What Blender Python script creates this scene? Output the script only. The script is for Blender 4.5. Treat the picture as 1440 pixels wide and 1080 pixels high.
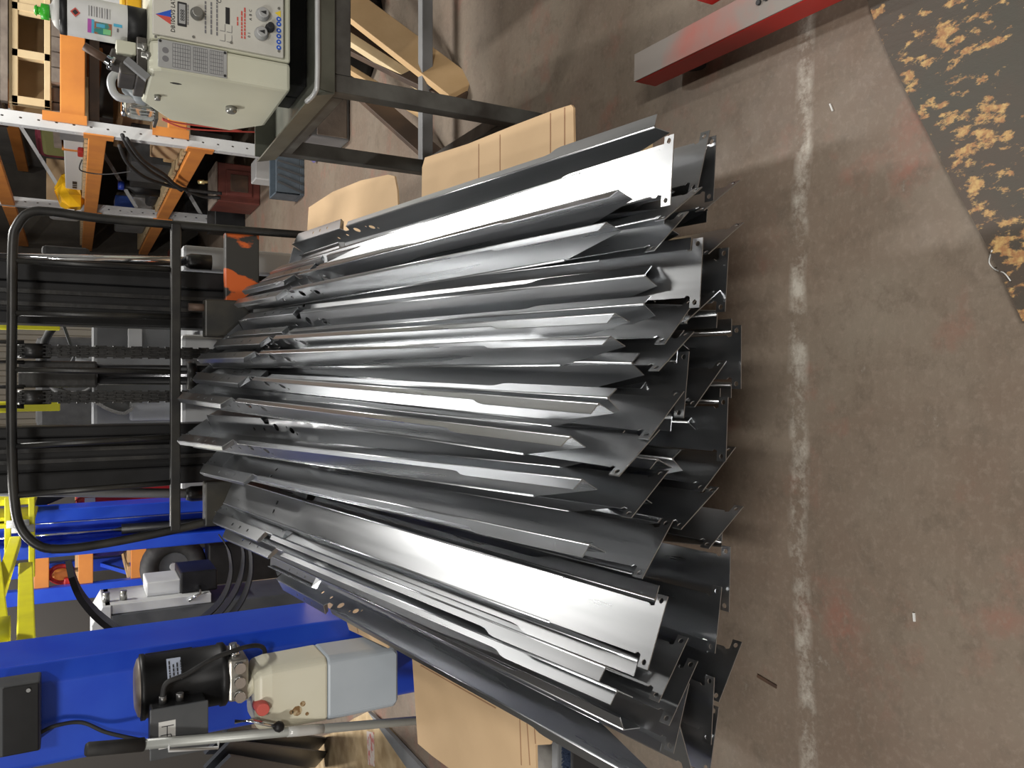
import bpy, bmesh, math, random
from mathutils import Vector, Matrix
from mathutils.geometry import tessellate_polygon
random.seed(7)
R = math.radians
sc = bpy.context.scene
for o in list(bpy.data.objects): bpy.data.objects.remove(o)
C = sc.collection

# ------------------------------------------------------------------ camera (phone held sideways: rolled by 90 degrees)
FPX = 1125.0; PITCH = R(28.7); CAMH = 1.45
cs, sn = math.cos(PITCH), math.sin(PITCH)
cam = bpy.data.cameras.new('camera'); co = bpy.data.objects.new('camera', cam); C.objects.link(co)
cam.sensor_fit = 'HORIZONTAL'; cam.sensor_width = 36.0; cam.lens = 36.0 * FPX / 1440.0
cam.clip_start = 0.05; cam.clip_end = 60
_r = Vector((0, -sn, -cs))                    # picture right = world down
_u = Vector((1, 0, 0))                        # picture up = world right
_b = _r.cross(_u)
co.matrix_world = Matrix(((_r.x, _u.x, _b.x, 0), (_r.y, _u.y, _b.y, 0), (_r.z, _u.z, _b.z, CAMH), (0, 0, 0, 1)))
sc.camera = co

# ------------------------------------------------------------------ world, lights, exposure
w = bpy.data.worlds.new('world'); sc.world = w; w.use_nodes = True
w.node_tree.nodes['Background'].inputs[0].default_value = (0.75, 0.82, 0.9, 1)
w.node_tree.nodes['Background'].inputs[1].default_value = 0.03
sc.view_settings.view_transform = 'Standard'; sc.view_settings.look = 'None'
sc.view_settings.exposure = 0.12; sc.view_settings.gamma = 1.0; sc.view_settings.use_curve_mapping = False
# ceiling battens: (x, y, length along y, strength)
BATTENS = [(-1.15, 4.3, 1.5, 48), (1.55, 4.7, 1.5, 68), (0.7, -2.2, 1.5, 72), (-2.6, -1.6, 1.5, 85), (-2.4, 6.6, 1.5, 45), (2.3, 0.2, 1.5, 14)]
BATZ = 4.0
def batten_lights():
    for (x, y, l, e) in BATTENS:
        L = bpy.data.lights.new('batten_light', 'AREA'); L.shape = 'RECTANGLE'; L.size = 0.16; L.size_y = l; L.energy = e * 2.2
        L.color = (1.0, 0.97, 0.92)
        o = bpy.data.objects.new('batten_light', L); C.objects.link(o); o.location = (x, y, BATZ - 0.07)
batten_lights()

# ------------------------------------------------------------------ pixel -> point helpers (photo pixels, 1440 x 1080)
def ray(px, py):
    v = (px - 720) / FPX; u = (540 - py) / FPX
    return Vector((u, cs - sn * v, -sn - cs * v))
def AY(px, py, y):
    d = ray(px, py); t = y / d.y; return Vector((d.x * t, y, CAMH + d.z * t))
def AZ(px, py, z):
    d = ray(px, py); t = (z - CAMH) / d.z; return Vector((d.x * t, d.y * t, z))
def AX(px, py, x):
    d = ray(px, py); t = x / d.x; return Vector((x, d.y * t, CAMH + d.z * t))

# ------------------------------------------------------------------ materials
MATS = {}
def mat(name, col, rough=0.6, metal=0.0, col2=None, scale=6.0, bump=0.0, bscale=40.0, stretch=(1, 1, 1), fac=(0.35, 0.65), rvar=0.0, spec=0.5, alpha=1.0, trans=0.0, detail=6):
    if name in MATS: return MATS[name]
    m = bpy.data.materials.new(name); m.use_nodes = True; nt = m.node_tree; b = nt.nodes['Principled BSDF']
    b.inputs['Base Color'].default_value = (*col, 1); b.inputs['Roughness'].default_value = rough; b.inputs['Metallic'].default_value = metal
    b.inputs['Specular IOR Level'].default_value = spec
    if trans: b.inputs['Transmission Weight'].default_value = trans
    tc = nt.nodes.new('ShaderNodeTexCoord'); mp = nt.nodes.new('ShaderNodeMapping'); mp.inputs['Scale'].default_value = stretch
    nt.links.new(tc.outputs['Object'], mp.inputs[0])
    if col2 or rvar:
        n = nt.nodes.new('ShaderNodeTexNoise'); n.inputs['Scale'].default_value = scale; n.inputs['Detail'].default_value = detail
        nt.links.new(mp.outputs[0], n.inputs['Vector'])
        rp = nt.nodes.new('ShaderNodeMapRange'); rp.inputs[1].default_value = fac[0]; rp.inputs[2].default_value = fac[1]
        nt.links.new(n.outputs[0], rp.inputs[0])
        if col2:
            mx = nt.nodes.new('ShaderNodeMix'); mx.data_type = 'RGBA'
            mx.inputs[6].default_value = (*col, 1); mx.inputs[7].default_value = (*col2, 1)
            nt.links.new(rp.outputs[0], mx.inputs[0]); nt.links.new(mx.outputs[2], b.inputs['Base Color'])
        if rvar:
            r2 = nt.nodes.new('ShaderNodeMapRange'); r2.inputs[3].default_value = rough - rvar; r2.inputs[4].default_value = rough + rvar
            nt.links.new(rp.outputs[0], r2.inputs[0]); nt.links.new(r2.outputs[0], b.inputs['Roughness'])
    if bump:
        n2 = nt.nodes.new('ShaderNodeTexNoise'); n2.inputs['Scale'].default_value = bscale; n2.inputs['Detail'].default_value = 4
        nt.links.new(mp.outputs[0], n2.inputs['Vector'])
        bp = nt.nodes.new('ShaderNodeBump'); bp.inputs['Strength'].default_value = bump; bp.inputs['Distance'].default_value = 0.01
        nt.links.new(n2.outputs[0], bp.inputs['Height']); nt.links.new(bp.outputs[0], b.inputs['Normal'])
    MATS[name] = m; return m
steel = mat('bare_steel', (0.43, 0.445, 0.46), 0.30, 1.0, (0.48, 0.49, 0.505), 2.0, stretch=(14, 0.7, 14), rvar=0.03)
black = mat('black_paint', (0.006, 0.006, 0.0065), 0.45, 0.0, (0.013, 0.013, 0.014), 9.0, spec=0.3)
blackm = mat('greasy_black', (0.008, 0.008, 0.009), 0.38, 0.0, (0.025, 0.024, 0.022), 14.0, bump=0.15)
rubber = mat('black_rubber', (0.015, 0.015, 0.016), 0.7, 0, (0.03, 0.03, 0.03), 20)
tubeblk = mat('worn_black_tube', (0.010, 0.010, 0.010), 0.4, 0.1, (0.03, 0.028, 0.024), 12.0)
chrome = mat('chrome', (0.75, 0.77, 0.8), 0.12, 1.0)
grey = mat('grey_paint', (0.36, 0.37, 0.38), 0.5, 0, (0.42, 0.43, 0.44), 5.0)
dkgrey = mat('dark_grey_paint', (0.05, 0.055, 0.06), 0.5, 0, (0.08, 0.083, 0.088), 6.0)
midgrey = mat('mid_grey_paint', (0.16, 0.165, 0.17), 0.5, 0, (0.21, 0.215, 0.22), 6.0)
ltgrey = mat('light_grey_paint', (0.55, 0.56, 0.56), 0.5, 0, (0.62, 0.63, 0.63), 6.0)
white = mat('white_paint', (0.72, 0.73, 0.73), 0.5, 0, (0.62, 0.63, 0.63), 10.0)
blue = mat('blue_paint', (0.010, 0.055, 0.55), 0.33, 0, (0.02, 0.085, 0.62), 4.0, bump=0.06, bscale=7)
yellow = mat('yellow_paint', (0.78, 0.74, 0.02), 0.45, 0, (0.66, 0.62, 0.02), 7.0)
orange = mat('orange_beam_paint', (0.72, 0.27, 0.055), 0.5, 0, (0.62, 0.22, 0.05), 6.0)
cream = mat('cream_machine_paint', (0.62, 0.62, 0.50), 0.42, 0, (0.57, 0.57, 0.455), 4.0)
panelm = mat('panel_plate', (0.60, 0.59, 0.53), 0.45, 0, (0.55, 0.54, 0.49), 9.0)
plate = mat('metal_plate', (0.47, 0.48, 0.48), 0.4, 0.3, (0.40, 0.41, 0.41), 12.0)
tray = mat('oily_tray', (0.13, 0.135, 0.11), 0.38, 0.2, (0.085, 0.087, 0.07), 8.0)
stand = mat('stand_steel', (0.13, 0.13, 0.12), 0.5, 0.4, (0.055, 0.05, 0.045), 7.0, bump=0.1)
wood = mat('pine', (0.62, 0.42, 0.22), 0.65, 0, (0.50, 0.32, 0.15), 3.0, stretch=(1, 1, 1), bump=0.06)
paleply = mat('pale_wood', (0.70, 0.55, 0.33), 0.65, 0, (0.6, 0.45, 0.25), 5.0, bump=0.06)
greywood = mat('weathered_wood', (0.24, 0.20, 0.165), 0.75, 0, (0.15, 0.12, 0.10), 8.0, bump=0.15)
darkwood = mat('dark_wood', (0.09, 0.055, 0.035), 0.6, 0, (0.055, 0.035, 0.025), 8.0)
cardb = mat('cardboard', (0.56, 0.39, 0.225), 0.8, 0, (0.50, 0.345, 0.195), 4.0, bump=0.05, bscale=120)
carton = mat('white_carton', (0.62, 0.62, 0.60), 0.6)
red = mat('red_paint', (0.50, 0.025, 0.02), 0.4, 0, (0.40, 0.02, 0.017), 6.0)
redworn = mat('worn_red_top', (0.21, 0.185, 0.165), 0.5, 0, (0.36, 0.10, 0.075), 5.0, fac=(0.5, 0.75))
burg = mat('dark_red_wood', (0.14, 0.035, 0.025), 0.45, 0, (0.10, 0.025, 0.02), 8.0)
yellowbag = mat('yellow_plastic', (0.85, 0.47, 0.015), 0.35)
green = mat('green_plastic', (0.05, 0.5, 0.03), 0.35)
olive = mat('olive_plastic', (0.20, 0.20, 0.07), 0.6)
maroon = mat('maroon_fabric', (0.15, 0.015, 0.03), 0.8)
purple = mat('purple_plastic', (0.12, 0.10, 0.26), 0.5)
bluegrey = mat('blue_grey_plastic', (0.09, 0.115, 0.14), 0.5, 0, (0.06, 0.08, 0.10), 12)
ink = mat('ink_black', (0.02, 0.02, 0.022), 0.5)
inkgrey = mat('ink_grey', (0.17, 0.17, 0.18), 0.5)
inkred = mat('ink_red', (0.6, 0.09, 0.07), 0.5)
inkblue = mat('ink_blue', (0.02, 0.10, 0.55), 0.5)
inkyel = mat('ink_yellow', (0.8, 0.6, 0.05), 0.5)
magenta = mat('ink_magenta', (0.45, 0.10, 0.42), 0.5)
skyblue = mat('ink_sky', (0.08, 0.42, 0.62), 0.5)
rust = mat('rusty_steel', (0.12, 0.07, 0.045), 0.6, 0.3, (0.07, 0.045, 0.035), 10)
tankm = mat('oil_tank_plastic', (0.66, 0.64, 0.52), 0.4, 0, (0.60, 0.57, 0.44), 4.0)
oilm = mat('tank_oil_filled', (0.42, 0.47, 0.52), 0.35, 0, (0.36, 0.41, 0.46), 4.0)
glass = mat('jar_glass', (0.8, 0.85, 0.85), 0.08, 0, trans=0.9)
brist = mat('blue_black_bristle', (0.03, 0.045, 0.085), 0.6)
swarf = mat('metal_swarf', (0.28, 0.28, 0.28), 0.3, 1.0)
def carriage_mat():
    m = mat('carriage_paint', (0.028, 0.026, 0.022), 0.5, 0, (0.55, 0.10, 0.012), 6.0, stretch=(1.6, 1.0, 0.8), fac=(0.52, 0.545), detail=8)
    return m
carrm = carriage_mat()
def floor_mat():
    m = bpy.data.materials.new('painted_concrete'); m.use_nodes = True; nt = m.node_tree; b = nt.nodes['Principled BSDF']; lk = nt.links.new
    tc = nt.nodes.new('ShaderNodeTexCoord')
    def noise(s, d=8, rough=0.6):
        n = nt.nodes.new('ShaderNodeTexNoise'); n.inputs['Scale'].default_value = s; n.inputs['Detail'].default_value = d; n.inputs['Roughness'].default_value = rough
        lk(tc.outputs['Object'], n.inputs['Vector']); return n.outputs[0]
    def rng(x, a, bb, c=0, d=1):
        r = nt.nodes.new('ShaderNodeMapRange'); r.inputs[1].default_value = a; r.inputs[2].default_value = bb; r.inputs[3].default_value = c; r.inputs[4].default_value = d; lk(x, r.inputs[0]); return r.outputs[0]
    def mix(f, a, bb):
        x = nt.nodes.new('ShaderNodeMix'); x.data_type = 'RGBA'; lk(f, x.inputs[0])
        for i, q in ((6, a), (7, bb)):
            if isinstance(q, tuple): x.inputs[i].default_value = (*q, 1)
            else: lk(q, x.inputs[i])
        return x.outputs[2]
    def math_(op, a, bb=None):
        x = nt.nodes.new('ShaderNodeMath'); x.operation = op
        for i, q in ((0, a), (1, bb)):
            if q is None: continue
            if isinstance(q, (int, float)): x.inputs[i].default_value = q
            else: lk(q, x.inputs[i])
        return x.outputs[0]
    base = mix(rng(noise(1.3), 0.4, 0.6), (0.168, 0.125, 0.095), (0.20, 0.165, 0.128))
    base = mix(rng(noise(3.1, 10), 0.56, 0.70), base, (0.235, 0.12, 0.09))            # old red paint
    base = mix(rng(noise(14, 10, 0.75), 0.5, 0.66), base, (0.145, 0.115, 0.088))
    base = mix(math_('MULTIPLY', rng(noise(60, 4, 0.7), 0.5, 0.7), 0.5), base, (0.25, 0.20, 0.16))
    sep = nt.nodes.new('ShaderNodeSeparateXYZ'); lk(tc.outputs['Object'], sep.inputs[0])
    # worn white line across the floor in front of the load
    wob = math_('MULTIPLY', math_('SUBTRACT', noise(1.6, 2), 0.5), 0.10)
    xx = math_('MULTIPLY', math_('MULTIPLY', sep.outputs[0], sep.outputs[0]), -0.035)
    dy = math_('ABSOLUTE', math_('ADD', math_('ADD', math_('SUBTRACT', sep.outputs[1], 1.285), wob), math_('MULTIPLY', xx, -1)))
    line = rng(dy, 0.012, 0.03, 1, 0)
    line = math_('MULTIPLY', line, rng(noise(11, 10, 0.75), 0.45, 0.62))
    base = mix(math_('MULTIPLY', line, 0.75), base, (0.52, 0.49, 0.43))
    spl = math_('MULTIPLY', rng(noise(7, 12, 0.8), 0.62, 0.70), 0.55)
    base = mix(spl, base, (0.42, 0.38, 0.33))
    lk(base, b.inputs['Base Color'])
    lk(rng(noise(5, 8), 0.3, 0.7, 0.42, 0.72), b.inputs['Roughness']); b.inputs['Specular IOR Level'].default_value = 0.35
    bp = nt.nodes.new('ShaderNodeBump'); bp.inputs['Strength'].default_value = 0.25; bp.inputs['Distance'].default_value = 0.006
    lk(noise(30, 8, 0.7), bp.inputs['Height']); lk(bp.outputs[0], b.inputs['Normal'])
    return m
def osb_mat():
    m = bpy.data.materials.new('painted_strand_board'); m.use_nodes = True; nt = m.node_tree; b = nt.nodes['Principled BSDF']; lk = nt.links.new
    tc = nt.nodes.new('ShaderNodeTexCoord')
    def noise(s, d, rough, scl=(1, 1, 1), rot=0.0):
        mp = nt.nodes.new('ShaderNodeMapping'); mp.inputs['Rotation'].default_value = (0, 0, rot); mp.inputs['Scale'].default_value = scl; lk(tc.outputs['Object'], mp.inputs[0])
        n = nt.nodes.new('ShaderNodeTexNoise'); n.inputs['Scale'].default_value = s; n.inputs['Detail'].default_value = d; n.inputs['Roughness'].default_value = rough; lk(mp.outputs[0], n.inputs['Vector']); return n.outputs[0]
    def mm(op, a, c):
        x = nt.nodes.new('ShaderNodeMath'); x.operation = op; lk(a, x.inputs[0])
        if isinstance(c, float): x.inputs[1].default_value = c
        else: lk(c, x.inputs[1])
        return x.outputs[0]
    def rng(x, a, c):
        r = nt.nodes.new('ShaderNodeMapRange'); r.inputs[1].default_value = a; r.inputs[2].default_value = c; lk(x, r.inputs[0]); return r.outputs[0]
    def mix(f, a, c):
        x = nt.nodes.new('ShaderNodeMix'); x.data_type = 'RGBA'; lk(f, x.inputs[0])
        for k, q in ((6, a), (7, c)):
            if isinstance(q, tuple): x.inputs[k].default_value = (*q, 1)
            else: lk(q, x.inputs[k])
        return x.outputs[2]
    chips = noise(48, 6, 0.65, (1, 0.5, 1), 0.7); clus = noise(7, 5, 0.6); tone = noise(90, 3, 0.6)
    paint = mix(rng(noise(3, 6, 0.6), 0.4, 0.65), (0.062, 0.058, 0.046), (0.08, 0.056, 0.042))
    woodc = mix(rng(tone, 0.4, 0.65), (0.32, 0.16, 0.07), (0.50, 0.33, 0.13))
    col = mix(rng(mm('ADD', chips, mm('MULTIPLY', clus, 0.9)), 1.005, 1.07), paint, woodc)
    crack = noise(16, 8, 0.7, (1, 0.25, 1), 0.7); col = mix(rng(crack, 0.34, 0.30), col, (0.02, 0.018, 0.015))
    lk(col, b.inputs['Base Color']); b.inputs['Roughness'].default_value = 0.6
    bp = nt.nodes.new('ShaderNodeBump'); bp.inputs['Strength'].default_value = 0.4; bp.inputs['Distance'].default_value = 0.004; lk(chips, bp.inputs['Height']); lk(bp.outputs[0], b.inputs['Normal'])
    return m
floorm = floor_mat(); osbm = osb_mat()
osbpale = mat('pale_strand_board', (0.55, 0.42, 0.25), 0.75, 0, (0.33, 0.23, 0.12), 9, bump=0.2)
wallm = mat('cream_cladding', (0.60, 0.55, 0.46), 0.6, 0, (0.52, 0.48, 0.40), 2.0)
wallg = mat('grey_block_wall', (0.24, 0.235, 0.22), 0.8, 0, (0.18, 0.175, 0.165), 3.0, bump=0.1)
ceilm = mat('ceiling_sheet', (0.10, 0.10, 0.10), 0.8)
lampm = bpy.data.materials.new('lamp_diffuser'); lampm.use_nodes = True
_e = lampm.node_tree.nodes['Principled BSDF']; _e.inputs['Emission Color'].default_value = (1, 0.97, 0.92, 1); _e.inputs['Emission Strength'].default_value = 14

# ------------------------------------------------------------------ mesh helpers
class MB:
    def __init__(s): s.v = []; s.f = []; s.sm = []
    def add(s, vs, fs, smooth=False):
        n = len(s.v); s.v += [Vector(q) for q in vs]; s.f += [tuple(i + n for i in f) for f in fs]; s.sm += [smooth] * len(fs); return s
    def box(s, x0, x1, y0, y1, z0, z1):
        x0, x1 = min(x0, x1), max(x0, x1); y0, y1 = min(y0, y1), max(y0, y1); z0, z1 = min(z0, z1), max(z0, z1)
        return s.add([(x0,y0,z0),(x1,y0,z0),(x1,y1,z0),(x0,y1,z0),(x0,y0,z1),(x1,y0,z1),(x1,y1,z1),(x0,y1,z1)],
                     [(0,3,2,1),(4,5,6,7),(0,1,5,4),(1,2,6,5),(2,3,7,6),(3,0,4,7)])
    def bar(s, a, b, wx, wy, up=(0, 0, 1)):            # rectangular bar from a to b
        a, b = Vector(a), Vector(b); d = (b - a).normalized(); up = Vector(up)
        if abs(d.dot(up)) > 0.98: up = Vector((0, 1, 0))
        x = d.cross(up).normalized() * wx / 2; y = x.cross(d).normalized() * wy / 2
        vs = [a - x - y, a + x - y, a + x + y, a - x + y, b - x - y, b + x - y, b + x + y, b - x + y]
        return s.add(vs, [(0,3,2,1),(4,5,6,7),(0,1,5,4),(1,2,6,5),(2,3,7,6),(3,0,4,7)][::1])
    def lathe(s, a, b, prof, n=20, smooth=True):        # prof = [(t along, radius)]
        a, b = Vector(a), Vector(b); d = (b - a); L = d.length; d.normalize()
        x = d.orthogonal().normalized(); y = d.cross(x); vs = []; fs = []
        for (t, r) in prof:
            for i in range(n):
                q = 2 * math.pi * i / n; vs.append(a + d * (t * L) + (x * math.cos(q) + y * math.sin(q)) * r)
        for k in range(len(prof) - 1):
            for i in range(n):
                j = (i + 1) % n; fs.append((k*n+i, k*n+j, (k+1)*n+j, (k+1)*n+i))
        s.add(vs, fs, smooth); m = len(s.v) - len(vs)
        s.f.append(tuple(m + i for i in reversed(range(n)))); s.sm.append(False)
        s.f.append(tuple(m + (len(prof)-1)*n + i for i in range(n))); s.sm.append(False); return s
    def cyl(s, a, b, r, n=16, r2=None): return s.lathe(a, b, [(0, r), (1, r if r2 is None else r2)], n)
    def tube(s, pts, r, n=10, flat=None):               # swept round (or flat=(w,h)) section
        pts = [Vector(p) for p in pts]; vs = []; fs = []; N = len(pts); px_ = None
        for k, p in enumerate(pts):
            d = (pts[min(k+1, N-1)] - pts[max(k-1, 0)]).normalized()
            x = d.cross(Vector((0, 1, 0)) if flat else Vector((0.1, 0.2, 1)))
            if x.length < 1e-3: x = d.orthogonal()
            x.normalize()
            y = d.cross(x).normalized()
            if flat:
                hw, hh = flat[0] / 2, flat[1] / 2
                vs += [p + x*hh + y*hw, p - x*hh + y*hw, p - x*hh - y*hw, p + x*hh - y*hw]
            else:
                for i in range(n): q = 2*math.pi*i/n; vs.append(p + (x*math.cos(q) + y*math.sin(q)) * r)
        m = 4 if flat else n
        for k in range(N - 1):
            for i in range(m): j = (i+1) % m; fs.append((k*m+i, k*m+j, (k+1)*m+j, (k+1)*m+i))
        fs.append(tuple(reversed(range(m)))); fs.append(tuple((N-1)*m + i for i in range(m)))
        return s.add(vs, fs, not flat)
    def prism(s, poly, o, ea, eb, ext):                 # polygon in plane (ea, eb) at o, extruded by vector ext
        o, ea, eb, ext = Vector(o), Vector(ea), Vector(eb), Vector(ext); n = len(poly)
        A = [o + ea*a + eb*b for a, b in poly]; B = [p + ext for p in A]
        return s.add(A + B, [tuple(reversed(range(n))), tuple(range(n, 2*n))] + [(i, (i+1) % n, n+(i+1) % n, n+i) for i in range(n)])
    def sheet(s, outline, holes, o, es, ew, th):        # thin folded-sheet panel with real holes
        o, es, ew = Vector(o), Vector(es), Vector(ew); nn = es.cross(ew).normalized() * th
        loops = [outline] + holes; pts = [p for l in loops for p in l]
        A = [o + es*a + ew*b for a, b in pts]; B = [p + nn for p in A]; n = len(pts)
        tri = tessellate_polygon([[Vector((a, b, 0)) for a, b in l] for l in loops])
        fs = [tuple(t) for t in tri] + [tuple(n + i for i in reversed(t)) for t in tri]; k = 0
        for l in loops:
            m = len(l)
            for i in range(m): j = (i+1) % m; fs.append((k+i, k+j, n+k+j, n+k+i))
            k += m
        return s.add(A + B, fs)
    def xf(s, M): s.v = [M @ q for q in s.v]; return s
    def mesh(s, name, org=Vector()):
        me = bpy.data.meshes.new(name); me.from_pydata([q - org for q in s.v], [], s.f); me.update()
        bm = bmesh.new(); bm.from_mesh(me); bmesh.ops.recalc_face_normals(bm, faces=bm.faces)
        for i, f in enumerate(bm.faces):
            f.smooth = s.sm[i] if i < len(s.sm) else False
        bm.to_mesh(me); bm.free(); return me
ORG = {}
def obj(name, mb, m, parent=None, bevel=0.0):
    if parent is not None: org = ORG[parent]
    else:
        xs = [q.x for q in mb.v]; ys = [q.y for q in mb.v]; zs = [q.z for q in mb.v]
        org = Vector(((min(xs)+max(xs))/2, (min(ys)+max(ys))/2, min(zs)))
    me = mb.mesh(name, org); o = bpy.data.objects.new(name, me); C.objects.link(o); me.materials.append(m)
    if parent is None: o.location = org
    else: o.parent = parent
    ORG[o] = org
    if bevel:
        b = o.modifiers.new('bevel', 'BEVEL'); b.width = bevel; b.segments = 2; b.limit_method = 'ANGLE'; b.angle_limit = R(40)
    return o
def tag(o, label, cat, group=None):
    o['label'] = label; o['category'] = cat
    if group: o['group'] = group
    return o
def thing(name, label, cat, loc, group=None):
    o = bpy.data.objects.new(name, None); C.objects.link(o); o.location = loc; o.empty_display_size = 0.1; ORG[o] = Vector(loc)
    return tag(o, label, cat, group)
def struct(name, mb, m, parent=None):
    o = obj(name, mb, m, parent); o['kind'] = 'structure'; return o
def B(*a): return MB().box(*a)
def text(name, body, size, o, ex, ey, m, parent, thick=0.0006):
    cu = bpy.data.curves.new(name, 'FONT'); cu.body = body; cu.size = size; cu.extrude = thick; cu.resolution_u = 2
    t = bpy.data.objects.new(name, cu); C.objects.link(t); bpy.context.view_layer.update()
    me = bpy.data.meshes.new_from_object(t.evaluated_get(bpy.context.evaluated_depsgraph_get())); bpy.data.objects.remove(t); bpy.data.curves.remove(cu)
    o, ex, ey = Vector(o), Vector(ex).normalized(), Vector(ey).normalized(); ez = ex.cross(ey)
    for v in me.vertices: c = v.co.copy(); v.co = o + ex*c.x + ey*c.y + ez*c.z - ORG[parent]
    me.name = name; r = bpy.data.objects.new(name, me); C.objects.link(r); r.parent = parent; ORG[r] = ORG[parent]
    me.materials.clear(); me.materials.append(m); return r
def print_bars(name, parent, o, ex, ez, rows, length, pitch, h, m, seed=1):
    rr = random.Random(seed); mb = MB(); o, ex, ez = Vector(o), Vector(ex).normalized(), Vector(ez).normalized(); n = ex.cross(ez) * 0.0005
    for r in range(rows):
        x = 0.0; end = length * rr.uniform(0.75, 1.0)
        while x < end:
            w_ = rr.uniform(1.2, 3.5) * h; a = o + ex*x - ez*(r*pitch); mb.prism([(0, 0), (w_, 0), (w_, h), (0, h)], a, ex, ez, n); x += w_ + h*0.6
    p = obj(name, mb, m, parent); p['kind'] = 'stuff'; return p
def bxp(px0, px1, py0, py1, y, dep):                    # box whose front face fills a pixel rectangle at depth y
    a, b = AY(px0, (py0+py1)/2, y), AY(px1, (py0+py1)/2, y); pm = (px0+px1)/2
    l, r = AY(pm, py1, y), AY(pm, py0, y); return (l.x, r.x, y, y + dep, b.z, a.z)
def circ(a, b, ra, rb=None, n=10, rot=0.0):
    rb = ra if rb is None else rb
    return [(a + ra*math.cos(2*math.pi*i/n + rot), b + rb*math.sin(2*math.pi*i/n + rot)) for i in range(n)][::-1]
def smooth_path(pts, k=6):
    pts = [Vector(p) for p in pts]; out = []
    for i in range(len(pts) - 1):
        p0, p1, p2, p3 = pts[max(i-1, 0)], pts[i], pts[i+1], pts[min(i+2, len(pts)-1)]
        for j in range(k):
            t = j / k
            out.append(0.5*((2*p1) + (p2-p0)*t + (2*p0-5*p1+4*p2-p3)*t*t + (3*p1-p0-3*p2+p3)*t**3))
    return out + [pts[-1]]

# ------------------------------------------------------------------ room shell
struct('floor', B(-5.5, 3.6, -4, 11.6, -0.12, 0), floorm)
ORGF = [o for o in C.objects if o.name == 'floor'][0]
for v in ORGF.data.vertices: v.co += ORGF.location          # keep floor texture in world metres
ORGF.location = (0, 0, 0)
mb = MB(); n = 62; prof = []
for i in range(n):
    x = -5.5 + i * 0.1475; prof += [(x, 0), (x + 0.05, 0), (x + 0.065, -0.03), (x + 0.1325, -0.03)]
prof = [(a, b) for a, b in prof] + [(3.6, 0), (3.6, 0.12), (-5.5, 0.12)]
mb.prism(prof, (0, 11.5, 0), (1, 0, 0), (0, 1, 0), (0, 0, 4.6)); struct('wall_back', mb, wallm)
struct('wall_left', B(-5.6, -5.5, -4, 11.6, 0, 4.6), wallg)
struct('wall_right', B(3.6, 3.7, -4, 11.6, 0, 4.6), wallg)
struct('added_backing_right', B(2.66, 2.76, 6.95, 11.5, 0, 4.6), wallg); struct('added_backing_return', B(2.66, 3.6, 6.93, 7.03, 0, 4.6), wallg)  # added walls: hide the bright back wall so the racking gaps stay dark
struct('added_dark_backing_left', B(-5.5, -0.95, 7.7, 7.8, 0, 4.6), mat('dark_backing', (0.06, 0.055, 0.05), 0.8))  # added near-black panel standing in for the gloom behind the blue posts
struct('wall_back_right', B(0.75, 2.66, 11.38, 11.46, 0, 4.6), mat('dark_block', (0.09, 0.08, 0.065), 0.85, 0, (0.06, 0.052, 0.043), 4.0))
struct('wall_front', B(-5.5, 3.6, -4.1, -4, 0, 4.6), wallg)
struct('ceiling', B(-5.5, 3.6, -4, 11.6, 4.6, 4.7), ceilm)
for k, (x, y, l, e) in enumerate(BATTENS):
    pos = ['above the near end of the blue post', 'above the tall racking', 'above the place of the camera', 'behind the camera on the left', 'over the far left racking', 'above the red base leg'][k]
    t = thing('batten_lamp', 'white ceiling batten lamp ' + pos, 'lamp', (x, y, BATZ - 0.06), 'ceiling batten lamps')
    obj('housing', B(x-0.1, x+0.1, y-l/2-0.03, y+l/2+0.03, BATZ-0.06, BATZ+0.02), white, t, 0.01)
    for sy in (-l/3, l/3): obj('hanger', MB().cyl((x, y+sy, BATZ+0.02), (x, y+sy, 4.6), 0.006, 6), grey, t)

# ------------------------------------------------------------------ the load: pallet, cardboard, steel hat channels
P0, PS = 0.40, 0.095                                        # pallet top plane z = P0 + PS*(y-1)
def pz(y): return P0 + PS * (y - 1.0)
def on_load(px, py, off=0.0):                              # pixel -> point on the pallet plane
    d = ray(px, py); t = (CAMH - P0 + PS - off) / (PS * d.y - d.z); return Vector((d.x*t, d.y*t, CAMH + d.z*t))
pal = thing('pallet', 'wooden pallet carried on the forks under the cardboard and steel channels', 'pallet', (-0.05, 1.3, pz(1.3)-0.15))
ax = Vector((0, 1, PS)).normalized(); upn = Vector((0, -PS, 1)).normalized()
def slab(x0, x1, y0, y1, top, th):                          # box lying in the tilted load plane
    a = Vector((0, y0, pz(y0))) + upn * (top - th / 2); b = Vector((0, y1, pz(y1))) + upn * (top - th / 2)
    m = (x0 + x1) / 2; a.x = b.x = m; return MB().bar(a, b, x1 - x0, th, upn)
PX0, PX1 = -0.60, 0.545
for y in (1.42, 1.57, 1.72, 1.87, 2.02, 2.17, 2.32, 2.46): obj('deck_board', slab(PX0, PX1, y, y + 0.10, -0.006, 0.020), wood, pal, 0.002)
for x in (PX0, -0.07, PX1 - 0.09): obj('bearer', slab(x, x + 0.09, 1.42, 2.56, -0.027, 0.085), wood, pal, 0.003)
for y in (1.42, 1.92, 2.46): obj('bottom_board', slab(PX0, PX1, y, y + 0.10, -0.113, 0.018), wood, pal, 0.002)
obj('side_block', slab(PX1 - 0.10, PX1 - 0.005, 1.375, 1.42, -0.006, 0.09), paleply, pal, 0.003)
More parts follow.
